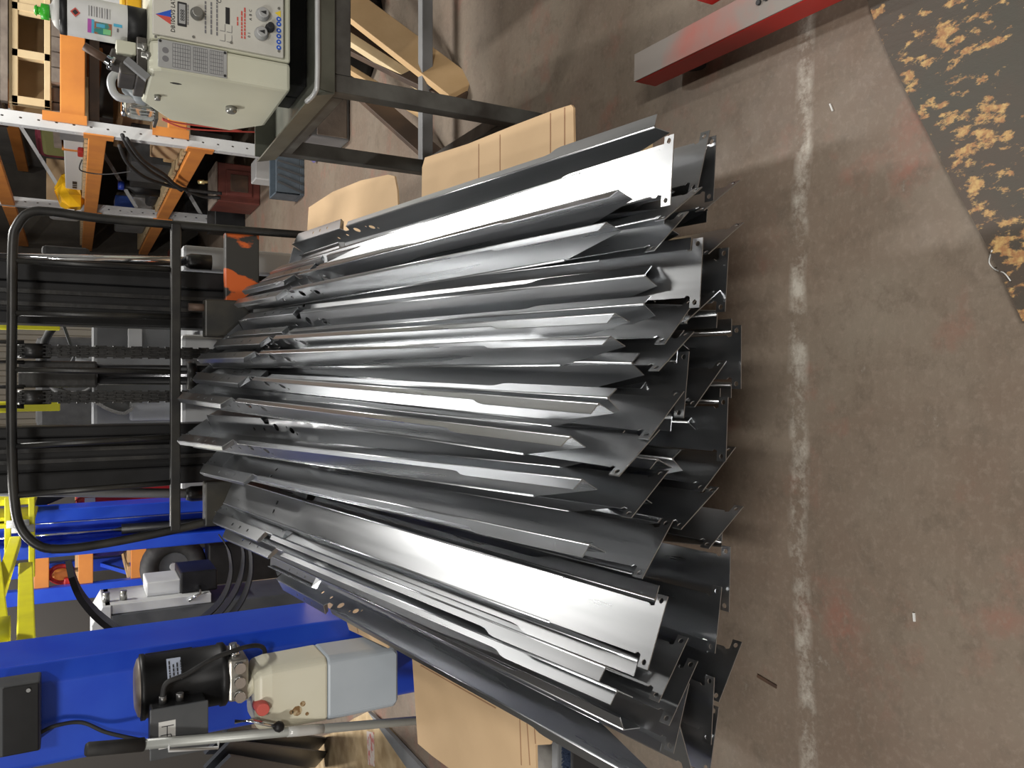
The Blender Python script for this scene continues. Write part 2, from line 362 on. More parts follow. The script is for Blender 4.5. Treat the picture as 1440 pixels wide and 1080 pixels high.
def card(name, label, pts, folds, th=0.006, off=0.0):
    P = [on_load(*p) for p in pts]; c = sum(P, Vector()) / len(P)
    mb = MB(); n = len(P); up = upn * th
    mb.add([p + upn*off for p in P] + [p + upn*off + up for p in P], [tuple(range(n)), tuple(range(n, 2*n))] + [(i, (i+1) % n, n+(i+1) % n, n+i) for i in range(n)])
    t = thing(name, label, 'cardboard', (c.x, c.y, c.z)); obj('sheet', mb, cardb, t)
    for (p, q) in folds:
        a, b = on_load(*p) + upn*(off+th), on_load(*q) + upn*(off+th); obj('fold_line', MB().bar(a, b, 0.0035, 0.0016, upn), mat('cardboard_crease', (0.30, 0.17, 0.09), 0.8), t)
card('cardboard_sheet', 'flat brown cardboard sheet under the channels beside the lathe stand', [(596, 236), (600, 222), (660, 203), (722, 178), (780, 156), (806, 148), (809, 152), (810, 205), (808, 300), (594, 380)], [((676, 203), (676, 255)), ((706, 190), (706, 250)), ((777, 160), (777, 225)), ((797, 152), (797, 220))])
card('cardboard_sheet', 'small brown cardboard sheet with rounded corner near the dark crate', [(436, 292), (470, 270), (510, 254), (548, 246), (557, 248), (561, 268), (564, 330), (430, 390)], [])
card('cardboard_sheet', 'large brown cardboard sheet under the channels in front of the oil tank', [(579, 880), (583, 940), (590, 1045), (610, 1062), (662, 1100), (757, 1100), (756, 1047), (776, 1046), (784, 1020), (782, 960), (700, 800), (575, 800)], [((733, 985), (736, 1075)), ((742, 985), (748, 1075)), ((752, 985), (756, 1045)), ((594, 935), (700, 995))])
card('cardboard_sheet', 'brown cardboard piece between the blue post and the leftmost channel', [(432, 838), (440, 856), (490, 884), (548, 911), (550, 880), (520, 800), (430, 790)], [((455, 845), (463, 868)), ((500, 862), (506, 890))])

# one steel hat channel: local x across, y along (0 = near end with the lugs), z = outer side of the web
CL = 1.72; WW, FH, TH = 0.0375, 0.060, 0.0016
def channel_mesh():
    mb = MB(); L = CL
    # web with two drilled lugs at the near end
    out = [(0, -0.0535), (0.019, -0.0535), (0.019, -0.036), (0.026, -0.034), (0.03, -WW), (L, -WW), (L, WW), (0.03, WW), (0.026, 0.034), (0.019, 0.036), (0.019, 0.0535), (0, 0.0535)]
    hl = [circ(0.0095, 0.045, 0.0042, n=10), circ(0.0095, -0.045, 0.0042, n=10), circ(1.36, 0.012, 0.006, 0.006, 8), circ(1.36, -0.012, 0.006, 0.006, 8)]
    mb.sheet([(a, b) for a, b in out], hl, (0, 0, 0), (0, 1, 0), (1, 0, 0), TH)
    sp = R(10)
    for sgn in (1, -1):
        o = Vector((sgn * WW, 0, 0)); ew = Vector((sgn * math.sin(sp), 0, -math.cos(sp)))
        fl = [(0.215, 0), (L, 0), (L - 0.012, FH), (1.325, FH), (1.315, FH - 0.016), (1.29, FH - 0.016), (1.28, FH), (0.068, FH), (0.052, FH * 0.66)]
        fh = [circ(1.255, 0.036, 0.014, 0.011, 12), circ(1.335, 0.028, 0.006, n=8), circ(1.40, 0.026, 0.006, n=8), circ(1.17, 0.03, 0.013, 0.009, 12), circ(1.148, 0.021, 0.004, n=6), circ(1.192, 0.039, 0.004, n=6)]
        mb.sheet(fl, fh, o, (0, 1, 0), ew, TH * sgn)
        lo = o + ew * FH; lw = Vector((sgn, 0, 0))
        lip = [(0.068, 0), (1.28, 0), (1.275, 0.0135), (0.365, 0.0135), (0.35, 0.015), (0.335, 0.021), (0.32, 0.023), (0.068, 0.023)]
        mb.sheet(lip, [], lo, (0, 1, 0), lw, TH * sgn)
        fx = [(1.325, 0), (L - 0.03, 0), (L - 0.05, 0.030), (1.335, 0.030)]
        sq = [[(a, 0.011), (a + 0.009, 0.011), (a + 0.009, 0.019), (a, 0.019)][::-1] for a in (1.42, 1.475, 1.53)]
        mb.sheet(fx, sq, lo, (0, 1, 0), lw, TH * sgn)
        # the far lip is boxed: an edge folded back towards the web, closed by a small slanted tab
        e = lo + lw * 0.030; mb.sheet([(1.335, 0), (L - 0.05, 0), (L - 0.06, 0.013), (1.35, 0.013)], [], e, (0, 1, 0), Vector((0, 0, 1)), TH * sgn)
        t0 = lo + Vector((0, 1.325, 0)); mb.add([t0, t0 + Vector((sgn*0.030, 0.01, 0)), t0 + Vector((sgn*0.030, 0.02, 0.013)), t0 + Vector((0, 0.008, 0.015))], [(0, 1, 2, 3)])
        # rounded bends of the folded sheet
        mb.cyl(o + Vector((0, 0.215, -0.001)), o + Vector((0, L, -0.001)), 0.0024, 8); mb.cyl(lo + Vector((0, 0.068, 0)), lo + Vector((0, 1.28, 0)), 0.0024, 8)
    # closing flap at the far end
    mb.prism([(-WW, 0), (WW, 0), (WW + 0.006, -FH * 0.8), (-WW - 0.006, -FH * 0.8)], (0, L - 0.002, 0), (1, 0, 0), (0, 0, 1), (0, 0.002, 0))
    return mb.mesh('hat_channel')
CHM = channel_mesh(); CHM.materials.append(steel)
def channel(near, yn, far, yf, lean, label, group='steel channels on the forks', dz=0.0, L=1.0):
    a = AY(near[0], near[1], yn); b = AY(far[0], far[1], yf); a.z += dz; b.z += dz
    ey = (b - a).normalized(); ex = Vector((0, 0, 1)).cross(ey) * -1; ex.normalize(); ez = ex.cross(ey).normalized()
    th = R(lean); x = ex * math.cos(th) - ez * math.sin(th); z = x.cross(ey).normalized()
    o = bpy.data.objects.new('hat_channel', CHM); C.objects.link(o)
    o.matrix_world = Matrix(((x.x, ey.x, z.x, a.x), (x.y, ey.y, z.y, a.y), (x.z, ey.z, z.z, a.z), (0, 0, 0, 1)))
    return tag(o, label, 'channel', group)
LEAN = 180 + 55                                             # lying on one side, open towards the upper right
TOP = [
 ((990, 226), 0.99, (432, 370), 2.66, 180 + 16, 'rightmost steel channel of the pile, open side up, along the cardboard by the lathe stand'),
 ((945, 238), 0.93, (392, 392), 2.62, 4, 'bright square-ended steel channel lying web up, second from the lathe side'),
 ((962, 286), 0.95, (380, 415), 2.62, LEAN, 'leaning steel channel just left of the bright square-ended one nearest the lathe'),
 ((945, 325), 0.97, (372, 428), 2.62, LEAN - 6, 'leaning steel channel with mitred lug end between the two square-ended web-up channels'),
 ((986, 383), 0.93, (355, 442), 2.62, 3, 'square-ended steel channel lying web up with both lugs showing, right of the pile centre'),
 ((958, 452), 0.95, (338, 484), 2.62, LEAN - 8, 'leaning steel channel next left of the square-ended web-up channel near the pile centre'),
 ((952, 494), 0.94, (312, 508), 2.62, LEAN, 'leaning steel channel with slanting lug end just right of the narrow white edge strip'),
 ((965, 541), 0.98, (350, 541), 2.60, 8, 'low steel channel showing only a narrow white edge strip at the pile centre'),
 ((938, 584), 0.93, (305, 530), 2.62, LEAN - 5, 'leaning steel channel just left of the narrow white edge strip'),
 ((900, 637), 0.92, (285, 560), 2.62, LEAN, 'highest steel channel of the pile with pale flank and slanting lugged end'),
 ((915, 695), 0.93, (284, 618), 2.62, LEAN, 'leaning pale-edged steel channel second left of the highest one'),
 ((926, 772), 0.94, (318, 652), 2.62, LEAN - 12, 'grey leaning steel channel right of the big bright web-up channel'),
 ((925, 890), 0.91, (318, 690), 2.62, 24, 'big bright steel channel lying web up on the left half of the pile'),
 ((948, 942), 0.94, (335, 716), 2.62, LEAN - 15, 'leaning steel channel next left of the big bright web-up channel'),
 ((962, 975), 0.95, (350, 738), 2.62, LEAN - 15, 'leaning steel channel second left of the big bright web-up channel'),
 ((958, 1010), 0.97, (366, 756), 2.62, 20, 'web-up steel channel with white lug beside the leftmost channel'),
 ((965, 1052), 0.99, (408, 786), 2.66, 180 - 20, 'leftmost steel channel of the pile, dark inside, along the large cardboard sheet'),
]
for (n_, yn, f_, yf, le, lb) in TOP: channel(n_, yn, f_, yf, le, lb)
LOW = [((1005, 236), 2), ((1016, 275), LEAN), ((1022, 335), LEAN), ((1022, 393), 4), ((990, 430), LEAN), ((1042, 502), 0), ((1000, 540), LEAN - 10), ((1022, 604), 3),
       ((1012, 660), LEAN - 5), ((985, 715), LEAN), ((1022, 742), LEAN), ((1026, 815), 3), ((1010, 872), 10), ((1028, 945), LEAN - 20), ((1002, 1000), 6), ((1004, 1042), 14)]
where = ['nearest the lathe side', 'second from the lathe side', 'third from the lathe side', 'below the square-ended one right of centre', 'fifth from the lathe side', 'wide and lowest at the pile centre',
         'just left of the lowest wide end', 'below the narrow white strip left of centre', 'ninth from the lathe side', 'tenth from the lathe side', 'with a slanting drilled lug left of centre',
         'square-ended below the grey leaning one', 'below the big bright channel', 'reaching farthest on the left', 'second from the left edge', 'at the left edge with white lugs']
for ((p, q), le), wh in zip(LOW, where):
    channel((p, q), 0.99 if le < 90 else 1.0, (470, 532 + (q - 532) * 0.54), 2.66, le, 'dark steel channel in the lower layer, ' + wh)

# ------------------------------------------------------------------ forklift
FK = thing('forklift', 'grey forklift with black mast, tubular load backrest and raised forks', 'forklift', (-0.03, 3.2, 0))
YB = 2.70
def pb(px, py): return AY(px, py, YB)
# load backrest: bent tube loop, cross rail, inner bars
loop = [pb(436, 331), pb(330, 323), pb(150, 308), pb(75, 298), pb(42, 299), pb(24, 318), pb(18, 345), pb(17, 450), pb(16, 540), pb(17, 640), pb(20, 700), pb(28, 740), pb(52, 766), pb(85, 772), pb(150, 764), pb(250, 744), pb(340, 722)]
obj('backrest_loop', MB().tube(smooth_path(loop, 4), 0.0135, 10), tubeblk, FK)
obj('backrest_rail', MB().bar(pb(247, 315), pb(246, 746), 0.03, 0.03, (0, 1, 0)), tubeblk, FK, 0.004)
for (a, b_) in (((18, 366), (247, 379)), ((18, 440), (247, 446)), ((18, 520), (247, 523)), ((18, 628), (247, 614)), ((18, 697), (247, 678))):
    obj('backrest_bar', MB().cyl(pb(*a), pb(*b_), 0.009, 8), tubeblk, FK)
# carriage
c0, c1 = pb(318, 325), pb(366, 702)
obj('carriage_plate', B(c1.x, c0.x, 2.715, 2.755, c1.z, c0.z), carrm, FK, 0.004)
obj('carriage_plate', B(c1.x, c0.x, 2.715, 2.755, c1.z - 0.42, c0.z - 0.40), carrm, FK, 0.004)
for cx in (0.13, -0.20): obj('carriage_web', B(cx - 0.02, cx + 0.02, 2.755, 2.80, c1.z - 0.42, c0.z), blackm, FK)
for (py0, py1) in ((420, 473), (678, 741)):
    a, b_ = AY(288, py1, 2.66), AY(288, py0, 2.66); bot = pz(2.66) - 0.155
    fk = MB().prism([(2.715, a.z), (2.66, a.z), (2.655, bot + 0.04), (2.63, bot + 0.012), (1.42, pz(1.42) - 0.136), (1.42, pz(1.42) - 0.150), (2.64, bot - 0.035), (2.715, bot - 0.02)], (a.x, 0, 0), (0, 1, 0), (0, 0, 1), (b_.x - a.x, 0, 0))
    obj('fork', fk, mat('fork_steel', (0.022, 0.022, 0.021), 0.45, 0.3, (0.05, 0.045, 0.035), 11), FK, 0.006)
pk = AY(295, 432, 2.665); obj('fork_pin', MB().cyl(pk + Vector((0, 0.02, 0.06)), pk + Vector((0, 0.02, -0.01)), 0.012, 10), rust, FK)
# mast rails (black channels with ribs)
ZT = 2.25
def rail(y0, y1, pya, pyb, ribs):
    m = AY(150, pya, y0), AY(150, pyb, y0); x1, x0 = m[0].x, m[1].x
    obj('mast_rail', B(x0, x1, y0, y1, 0.12, ZT), black, FK, 0.006)
    for r in ribs:
        q = AY(150, r, y0); obj('mast_rib', B(q.x - 0.006, q.x + 0.006, y0 - 0.012, y0 + 0.002, 0.14, ZT - 0.02), blackm, FK)
rail(2.80, 2.92, 374, 400, []); rail(2.82, 2.94, 400, 452, [415, 432]); rail(2.80, 2.92, 441, 458, [])
rail(2.80, 2.92, 660, 686, []); rail(2.82, 2.94, 612, 662, [630, 645]); rail(2.80, 2.92, 598, 613, [])
for py in (376, 690):   # slim chrome tilt rods outside the rails
    a, b_ = AY(-60, py - 14 if py < 500 else py, 2.86), AY(275, py - 8 if py < 500 else py + 4, 2.86)
    obj('side_cylinder', MB().cyl(a, b_, 0.016, 14), chrome if py < 500 else midgrey, FK)
    obj('cylinder_gland', MB().lathe(b_ + Vector((0, 0, 0.03)), b_ - Vector((0, 0, 0.05)), [(0, 0.02), (0.2, 0.026), (1, 0.026)], 14), blackm, FK)
# centre lift cylinder with two leaf chains
a, b_ = AY(26, 545, 2.86), AY(112, 508, 2.86); obj('cylinder_head', B(a.x, b_.x, 2.84, 2.93, b_.z - 0.05, a.z), blackm, FK, 0.008)
for py in (518, 527, 536):
    q = AY(180, py, 2.87); obj('lift_cylinder', MB().cyl((q.x, 2.87, 0.35), (q.x, 2.87, AY(60, py, 2.87).z), 0.0125 if py != 527 else 0.016, 12), black if py != 527 else mat('dark_chrome', (0.18, 0.18, 0.19), 0.2, 1.0), FK)
obj('cylinder_collar', MB().lathe((AY(265, 528, 2.87).x, 2.87, AY(276, 528, 2.87).z), (AY(265, 528, 2.87).x, 2.87, AY(262, 528, 2.87).z), [(0, 0.04), (0.2, 0.048), (1, 0.048)], 18), blackm, FK)
for py in (495, 558):
    q = AY(150, py, 2.84); ch = MB(); z = 0.55
    while z < AY(22, py, 2.84).z:
        k = int(z / 0.0254) % 2
        for sx in ((-0.017, -0.006, 0.006, 0.017) if k else (-0.012, 0.0, 0.012)): ch.box(q.x + sx - 0.0022, q.x + sx + 0.0022, 2.832, 2.848, z - 0.004, z + 0.029)
        ch.cyl((q.x - 0.02, 2.84, z), (q.x + 0.02, 2.84, z), 0.0045, 6); z += 0.0254
    ch.box(q.x-0.016, q.x+0.016, 2.838, 2.842, 0.55, AY(22, py, 2.84).z); obj('leaf_chain', ch, blackm, FK)
    t = AY(12, py, 2.84); obj('chain_anchor', MB().tube([t + Vector((-0.03, 0, -0.04)), t + Vector((-0.03, 0, 0.03)), t + Vector((0.03, 0, 0.03)), t + Vector((0.03, 0, -0.04))], 0.007, 8), blackm, FK)
    obj('chain_wheel', MB().cyl((q.x - 0.022, 2.87, AY(48, py, 2.87).z), (q.x + 0.022, 2.87, AY(48, py, 2.87).z), 0.045, 20), blackm, FK)
# grey front frame, body and driver's place behind the mast
g0 = AY(256, 345, 3.06); g1 = AY(430, 392, 3.06)
obj('front_frame', B(g1.x, g0.x, 3.04, 3.12, 0.45, g0.z), grey, FK, 0.012)
g2 = AY(254, 470, 3.06); g3 = AY(254, 598, 3.06); obj('front_panel', B(g3.x, g2.x, 3.05, 3.12, 0.40, g2.z), ltgrey, FK, 0.015)
g4 = AY(254, 668, 3.06); g5 = AY(254, 700, 3.06); obj('front_frame', B(g5.x, g4.x, 3.04, 3.12, 0.45, g4.z), grey, FK, 0.012)
obj('body', MB().prism([(3.12, 0.25), (3.12, 0.95), (3.3, 1.02), (4.0, 1.02), (4.05, 1.12), (4.9, 1.05), (5.0, 0.9), (5.0, 0.25)], (-0.38, 0, 0), (0, 1, 0), (0, 0, 1), (0.82, 0, 0)), midgrey, FK, 0.02)
d0, d1 = AY(130, 452, 3.35), AY(250, 490, 3.35); obj('dashboard', B(d1.x - 0.35, d0.x + 0.02, 3.35, 3.55, d1.z, d0.z), midgrey, FK, 0.015)
obj('dash_panel', B(AY(190, 592, 3.33).x, AY(190, 560, 3.33).x, 3.33, 3.36, AY(250, 560, 3.33).z, AY(182, 560, 3.33).z), grey, FK, 0.01)
sw = AY(105, 472, 3.5); ring = [sw + Vector((math.cos(q)*0.15 - 0.08, math.sin(q)*0.09, math.sin(q)*0.11)) for q in [i*2*math.pi/28 for i in range(29)]]
obj('steering_wheel', MB().tube(ring, 0.015, 8), rubber, FK)
ctr = sw + Vector((-0.08, 0, 0)); sp_ = MB()
for q in (0.4, 2.6, 4.7): sp_.bar(ctr, ctr + Vector((math.cos(q)*0.15, math.sin(q)*0.09, math.sin(q)*0.11)), 0.022, 0.01)
obj('steering_spokes', sp_, dkgrey, FK)
obj('steering_column', MB().cyl(ctr, ctr + Vector((0, 0.05, -0.3)), 0.03, 12), dkgrey, FK)
st = MB().prism([(4.15, 1.06), (4.15, 1.18), (4.6, 1.18), (4.66, 1.62), (4.76, 1.62), (4.75, 1.06)], (-0.22, 0, 0), (0, 1, 0), (0, 0, 1), (0.46, 0, 0)); obj('seat', st, rubber, FK, 0.03)
cowl = MB(); cw = [AY(100, 552, 3.4), AY(128, 562, 3.4), AY(150, 574, 3.4), AY(172, 580, 3.4), AY(185, 572, 3.4)]
obj('silver_cowl', cowl.tube(smooth_path(cw, 5), 0, flat=(0.22, 0.012)), mat('silver_trim', (0.55, 0.56, 0.58), 0.25, 0.9), FK)
obj('mirror', B(*bxp(58, 127, 346, 362, 3.35, 0.04)), rubber, FK, 0.015)
obj('tape', B(*bxp(180, 200, 462, 494, 3.32, 0.02)), ltgrey, FK, 0.004)
for py in (457, 572):
    q = AY(48, py, 3.3); obj('yellow_lever', MB().box(q.x - 0.016, q.x + 0.016, 3.3, 3.32, q.z - 0.08, q.z + 0.06).cyl((q.x, 3.31, q.z + 0.06), (q.x, 3.31, q.z + 0.12), 0.02, 10), yellow, FK, 0.003)
for sx in (-0.42, 0.48):
    for wy, wr in ((3.4, 0.25), (4.6, 0.22)):
        w_ = obj('wheel', MB().lathe((sx - 0.07, wy, wr), (sx + 0.07, wy, wr), [(0, wr*0.8), (0.1, wr), (0.9, wr), (1, wr*0.8)], 28), rubber, FK)
        obj('hub', MB().cyl((sx - 0.075, wy, wr), (sx + 0.075, wy, wr), wr*0.5, 18), grey, w_)

# ------------------------------------------------------------------ two-post lift: near post, its power unit, far post, yellow arms
XL, XR = -1.16, -0.855; PY0, PY1 = 2.80, 3.02
post = thing('lift_post', 'near blue steel post of the car lift carrying the hydraulic pump', 'post', ((XL+XR)/2, 2.9, 0))
obj('column', MB().prism([(XL, PY0+0.015), (XL+0.015, PY0), (XR-0.05, PY0), (XR, PY0+0.05), (XR, PY1+0.12), (XL, PY1+0.12)], (0, 0, 0), (1, 0, 0), (0, 1, 0), (0, 0, 3.0)), blue, post, 0.006)
obj('base_plate', B(XL-0.06, XR+0.06, PY0-0.06, PY1+0.2, 0, 0.015), blue, post, 0.003)
for sx in (XL-0.03, XR+0.03): obj('anchor_bolt', MB().cyl((sx, PY0-0.02, 0.015), (sx, PY0-0.02, 0.05), 0.012, 8), rust, post)
obj('mounting_plate', B(AY(205, 945, PY0).x - 0.02, AY(205, 945, PY0).x + 0.06, PY0-0.012, PY0, AY(270, 945, PY0).z, AY(203, 945, PY0).z), black, post, 0.003)
for (px, py) in ((208, 955), (272, 944)): q = AY(px, py, PY0-0.012); obj('screw', MB().lathe(q, q + Vector((0, -0.008, 0)), [(0, 0.009), (0.6, 0.008), (1, 0.004)], 10), chrome, post)
cb = bxp(-8, 57, 962, 1062, PY0-0.09, 0.09); t = thing('control_box', 'black control box on the upper front of the blue post', 'box', ((cb[0]+cb[1])/2, cb[2], cb[4]))
obj('case', B(*cb), dkgrey, t, 0.006); obj('lid', B(cb[0]+0.004, cb[1]-0.004, cb[2]-0.006, cb[2], cb[4]+0.004, cb[5]-0.02), black, t, 0.003)
q = Vector((cb[1]-0.02, cb[2]-0.006, cb[4]+0.03)); obj('screw', MB().cyl(q, q + Vector((0, -0.004, 0)), 0.006, 8), chrome, t)
# power unit
mx_ = AY(260, 957, 2.66); tx = AY(450, 958, 2.66)
PU = thing('hydraulic_power_unit', 'hydraulic pump with black motor and translucent oil tank on the blue post', 'pump', (mx_.x, 2.66, AY(552, 950, 2.66).z))
mz0, mz1 = AY(322, 957, 2.66).z, AY(196, 957, 2.66).z; MX = -0.93; TX = -0.995; TY = 2.655
obj('motor', MB().lathe((MX, 2.70, mz0), (MX, 2.70, mz1), [(0, 0.085), (0.04, 0.098), (0.1, 0.098), (0.11, 0.093), (0.92, 0.093), (0.94, 0.098), (0.985, 0.098), (1.0, 0.08)], 32), black, PU)
obj('motor_cover', MB().lathe((MX, 2.70, mz1-0.004), (MX, 2.70, mz1+0.012), [(0, 0.09), (0.5, 0.084), (1, 0.06)], 32), mat('rusty_cap', (0.25, 0.22, 0.19), 0.5, 0.3, (0.13, 0.09, 0.06), 12), PU)
lb = obj('rating_plate', MB().sheet([(-0.02, -0.035), (0.02, -0.035), (0.02, 0.035), (-0.02, 0.035)], [], (MX + 0.063, 2.70 - 0.0712, (mz0+mz1)/2 + 0.035), (0, 0, 1), (0.75, 0.66, 0), 0.001), mat('rating_plate', (0.45, 0.5, 0.62), 0.4), PU)
print_bars('plate_print', lb, (MX + 0.040, 2.70 - 0.0925, (mz0+mz1)/2 + 0.046), (0.75, 0.66, 0), (0, 0, 1), 4, 0.05, 0.011, 0.004, ink, 2)
jb = bxp(212, 291, 992, 1060, 2.535, 0.095); jo = obj('junction_box', B(*jb), black, PU, 0.006)
obj('junction_lid', B(jb[0]-0.003, jb[1]+0.003, jb[2]-0.008, jb[2], jb[4]-0.003, jb[5]+0.003), dkgrey, PU, 0.003)
l2 = bxp(223, 247, 1014, 1052, 2.526, 0.001); lab = obj('wiring_label', B(*l2), carton, PU)
yy = l2[2] - 0.0006; cx_, cz_ = (l2[0]+l2[1])/2, (l2[4]+l2[5])/2; dg = MB()
for (a, b_) in (((-0.03, 0.015), (-0.03, -0.018)), ((0.0, 0.018), (0.0, -0.01)), ((0.025, 0.015), (0.025, -0.018)), ((-0.03, 0.0), (0.025, 0.0)), ((-0.03, -0.018), (0.0, -0.01))):
    dg.bar((cx_ + a[0], yy, cz_ + a[1]), (cx_ + b_[0], yy, cz_ + b_[1]), 0.002, 0.001, (0, 1, 0))
obj('wiring_diagram', dg, ink, lab)['kind'] = 'stuff'
for px in (229, 253):
    q = AY(px, 990, 2.575); q.z = q.z; obj('cable_gland', MB().cyl((jb[1]-0.002, 2.575, q.z), (jb[1] + 0.022, 2.575, q.z), 0.011, 8), mat('gland', (0.25, 0.25, 0.25), 0.35, 0.8), PU)
g = AY(229, 990, 2.575); cab = smooth_path([(jb[1]+0.02, 2.575, g.z), (jb[1]+0.06, 2.57, g.z-0.01), AY(262, 948, 2.58), AY(300, 926, 2.60), AY(345, 910, 2.66), AY(367, 909, 2.72), AY(372, 920, 2.77), AY(358, 938, 2.79)])
obj('motor_cable', MB().tube(cab, 0.0075, 8), rubber, PU)
obj('supply_cable', MB().tube(smooth_path([AY(57, 1030, 2.76), AY(80, 1020, 2.77), AY(115, 1016, 2.78), AY(150, 1030, 2.76), AY(195, 1040, 2.70)]), 0.006, 8), rubber, PU)
vz0, vz1 = AY(346, 970, 2.66).z, AY(318, 970, 2.66).z
vb = obj('valve_block', B(MX-0.065, MX+0.065, 2.61, 2.78, vz0, vz1), mat('cast_alloy', (0.42, 0.40, 0.36), 0.4, 0.8, (0.3, 0.28, 0.25), 15), PU, 0.008)
for dx in (-0.045, 0.0, 0.045): obj('valve_cap', MB().cyl((MX+dx, 2.61, (vz0+vz1)/2), (MX+dx, 2.585, (vz0+vz1)/2), 0.017, 10), chrome, vb)
obj('relief_valve', MB().lathe((MX+0.06, 2.66, vz1-0.025), (MX+0.105, 2.66, vz1-0.02), [(0, 0.018), (0.5, 0.018), (0.52, 0.012), (1, 0.012)], 10), chrome, vb)
# oil tank: upper part empty, lower part full
tz0, tz1 = AY(548, 955, 2.66).z, AY(352, 960, 2.66).z; tl = AZ; zl = AY(457, 960, 2.6).z
def tankpoly(e): return [(-0.11+e, -0.07), (-0.085, -0.095+e), (0.085, -0.095+e), (0.11-e, -0.07), (0.11-e, 0.07), (0.085, 0.095-e), (-0.085, 0.095-e), (-0.11+e, 0.07)]
def loft(rings):
    mb = MB(); n = len(rings[0]); vs = [p for r in rings for p in r]; fs = []
    for k in range(len(rings)-1): fs += [(k*n+i, k*n+(i+1) % n, (k+1)*n+(i+1) % n, (k+1)*n+i) for i in range(n)]
    return mb.add(vs, fs + [tuple(reversed(range(n))), tuple((len(rings)-1)*n+i for i in range(n))])
def trng(z, s): return [Vector((TX + a*s + (z-tz1)*0.0, TY + b*s, z)) for a, b in tankpoly(0.008)]
obj('tank_top', loft([trng(zl, 1.03), trng(tz1-0.05, 0.99), trng(tz1-0.012, 0.92), trng(tz1, 0.72)]), tankm, PU, 0.008)
obj('tank_oil', loft([trng(tz0, 0.90), trng(tz0+0.014, 1.02), trng(zl, 1.035)]), oilm, PU, 0.008)
obj('tank_neck', MB().lathe((MX-0.04, 2.67, tz1-0.005), (MX-0.02, 2.67, vz0+0.005), [(0, 0.062), (1, 0.058)], 24), tankm, PU)
q = AY(369, 996, 2.56); obj('filler_cap', MB().lathe((q.x, 2.60, q.z), (q.x, 2.545, q.z), [(0, 0.024), (0.3, 0.021), (0.9, 0.021), (1, 0.018)], 20), mat('red_cap', (0.55, 0.10, 0.08), 0.5), PU)
for i, (px, py, s) in enumerate(((418, 1000, 0.016), (426, 990, 0.009), (432, 1004, 0.006), (410, 1002, 0.007))):
    q = AY(px, py, 2.565); obj('oil_stain', MB().cyl((q.x, 2.575, q.z), (q.x, 2.5660, q.z), s, 9), mat('oil_stain', (0.20, 0.11, 0.04), 0.5, 0, (0.5, 0.4, 0.25), 60, fac=(0.45, 0.6)), PU)
q0, q1, q2 = AY(330, 1015, 2.56), AY(355, 1013, 2.55), AY(392, 1022, 2.53)
obj('release_lever', MB().tube([q0, q1, q2], 0.007, 8), chrome, PU); obj('lever_knob', MB().lathe(q2 + Vector((0, 0, 0.017)), q2 - Vector((0, 0, 0.017)), [(0, 0.004), (0.15, 0.013), (0.5, 0.018), (0.85, 0.013), (1, 0.004)], 14), black, PU)
a, b_ = AY(552, 950, 2.74), AY(600, 946, 2.74); obj('return_pipe', MB().lathe((b_.x+0.01, 2.74, a.z+0.01), (b_.x+0.01, 2.74, 0.5), [(0, 0.022), (0.06, 0.022), (0.06, 0.028), (1, 0.028)], 16), mat('pipe_alloy', (0.45, 0.45, 0.43), 0.3, 0.9), PU)
# pry pole leaning beside the tank
pa, pb_ = AY(120, 1054, 2.47), AY(600, 1012, 2.60); dirp = (pb_ - pa).normalized(); foot = pa + dirp * ((0.0 - pa.z) / dirp.z)
t = thing('long_handled_pole', 'pale steel pole with dark grip leaning beside the oil tank', 'pole', foot)
g1_ = pa + (pb_-pa)*0.12
obj('shaft', MB().cyl(g1_, foot, 0.0145, 14), mat('pale_steel_tube', (0.42, 0.43, 0.40), 0.4, 0.3, (0.36, 0.37, 0.35), 8), t); obj('grip', MB().lathe(pa, g1_ + dirp*0.02, [(0, 0.015), (0.04, 0.019), (1, 0.019)], 14), rubber, t)
h0 = pa + (pb_-pa)*0.53; h1 = pa + (pb_-pa)*0.64; obj('tape_wrap', MB().lathe(h0, h1, [(0, 0.0155), (0.3, 0.017), (0.7, 0.0165), (1, 0.0155)], 12), mat('clear_tape', (0.5, 0.5, 0.48), 0.15), t)
h0 = pa + (pb_-pa)*0.20 + Vector((-0.02, -0.01, 0)); h1 = pa + (pb_-pa)*0.33 + Vector((-0.025, -0.01, 0)); obj('hook', MB().tube([h0 + Vector((0.02, 0, 0)), h0, h1, h1 + Vector((0.02, 0, 0))], 0.005, 8), ltgrey, t)
# far post seen from its open side
FY = 5.15; fl_, fr_ = AY(250, 768, FY), AY(250, 705, FY); FXL, FXR = fl_.x, fr_.x
fp = thing('lift_post', 'far blue steel post of the car lift behind the forklift', 'post', ((FXL+FXR)/2, FY+0.1, 0))
obj('column', B(FXL, FXR, FY+0.16, FY+0.22, 0, 3.0), blue, fp, 0.006)
for x in (FXL, FXR - 0.07): obj('flange', B(x, x+0.07, FY, FY+0.16, 0, 3.0), blue, fp, 0.006)
obj('lift_ram', MB().cyl(((FXL+FXR)/2 - 0.02, FY+0.09, 0.1), ((FXL+FXR)/2 - 0.02, FY+0.09, AY(172, 740, FY).z), 0.03, 12), black, fp)
obj('ram_rod', MB().cyl(((FXL+FXR)/2 - 0.02, FY+0.09, AY(172, 740, FY).z), ((FXL+FXR)/2 - 0.02, FY+0.09, 1.9), 0.014, 10), chrome, fp)
obj('cable', MB().cyl(((FXL+FXR)/2 + 0.05, FY+0.06, 0.1), ((FXL+FXR)/2 + 0.05, FY+0.06, 2.6), 0.005, 6), chrome, fp)
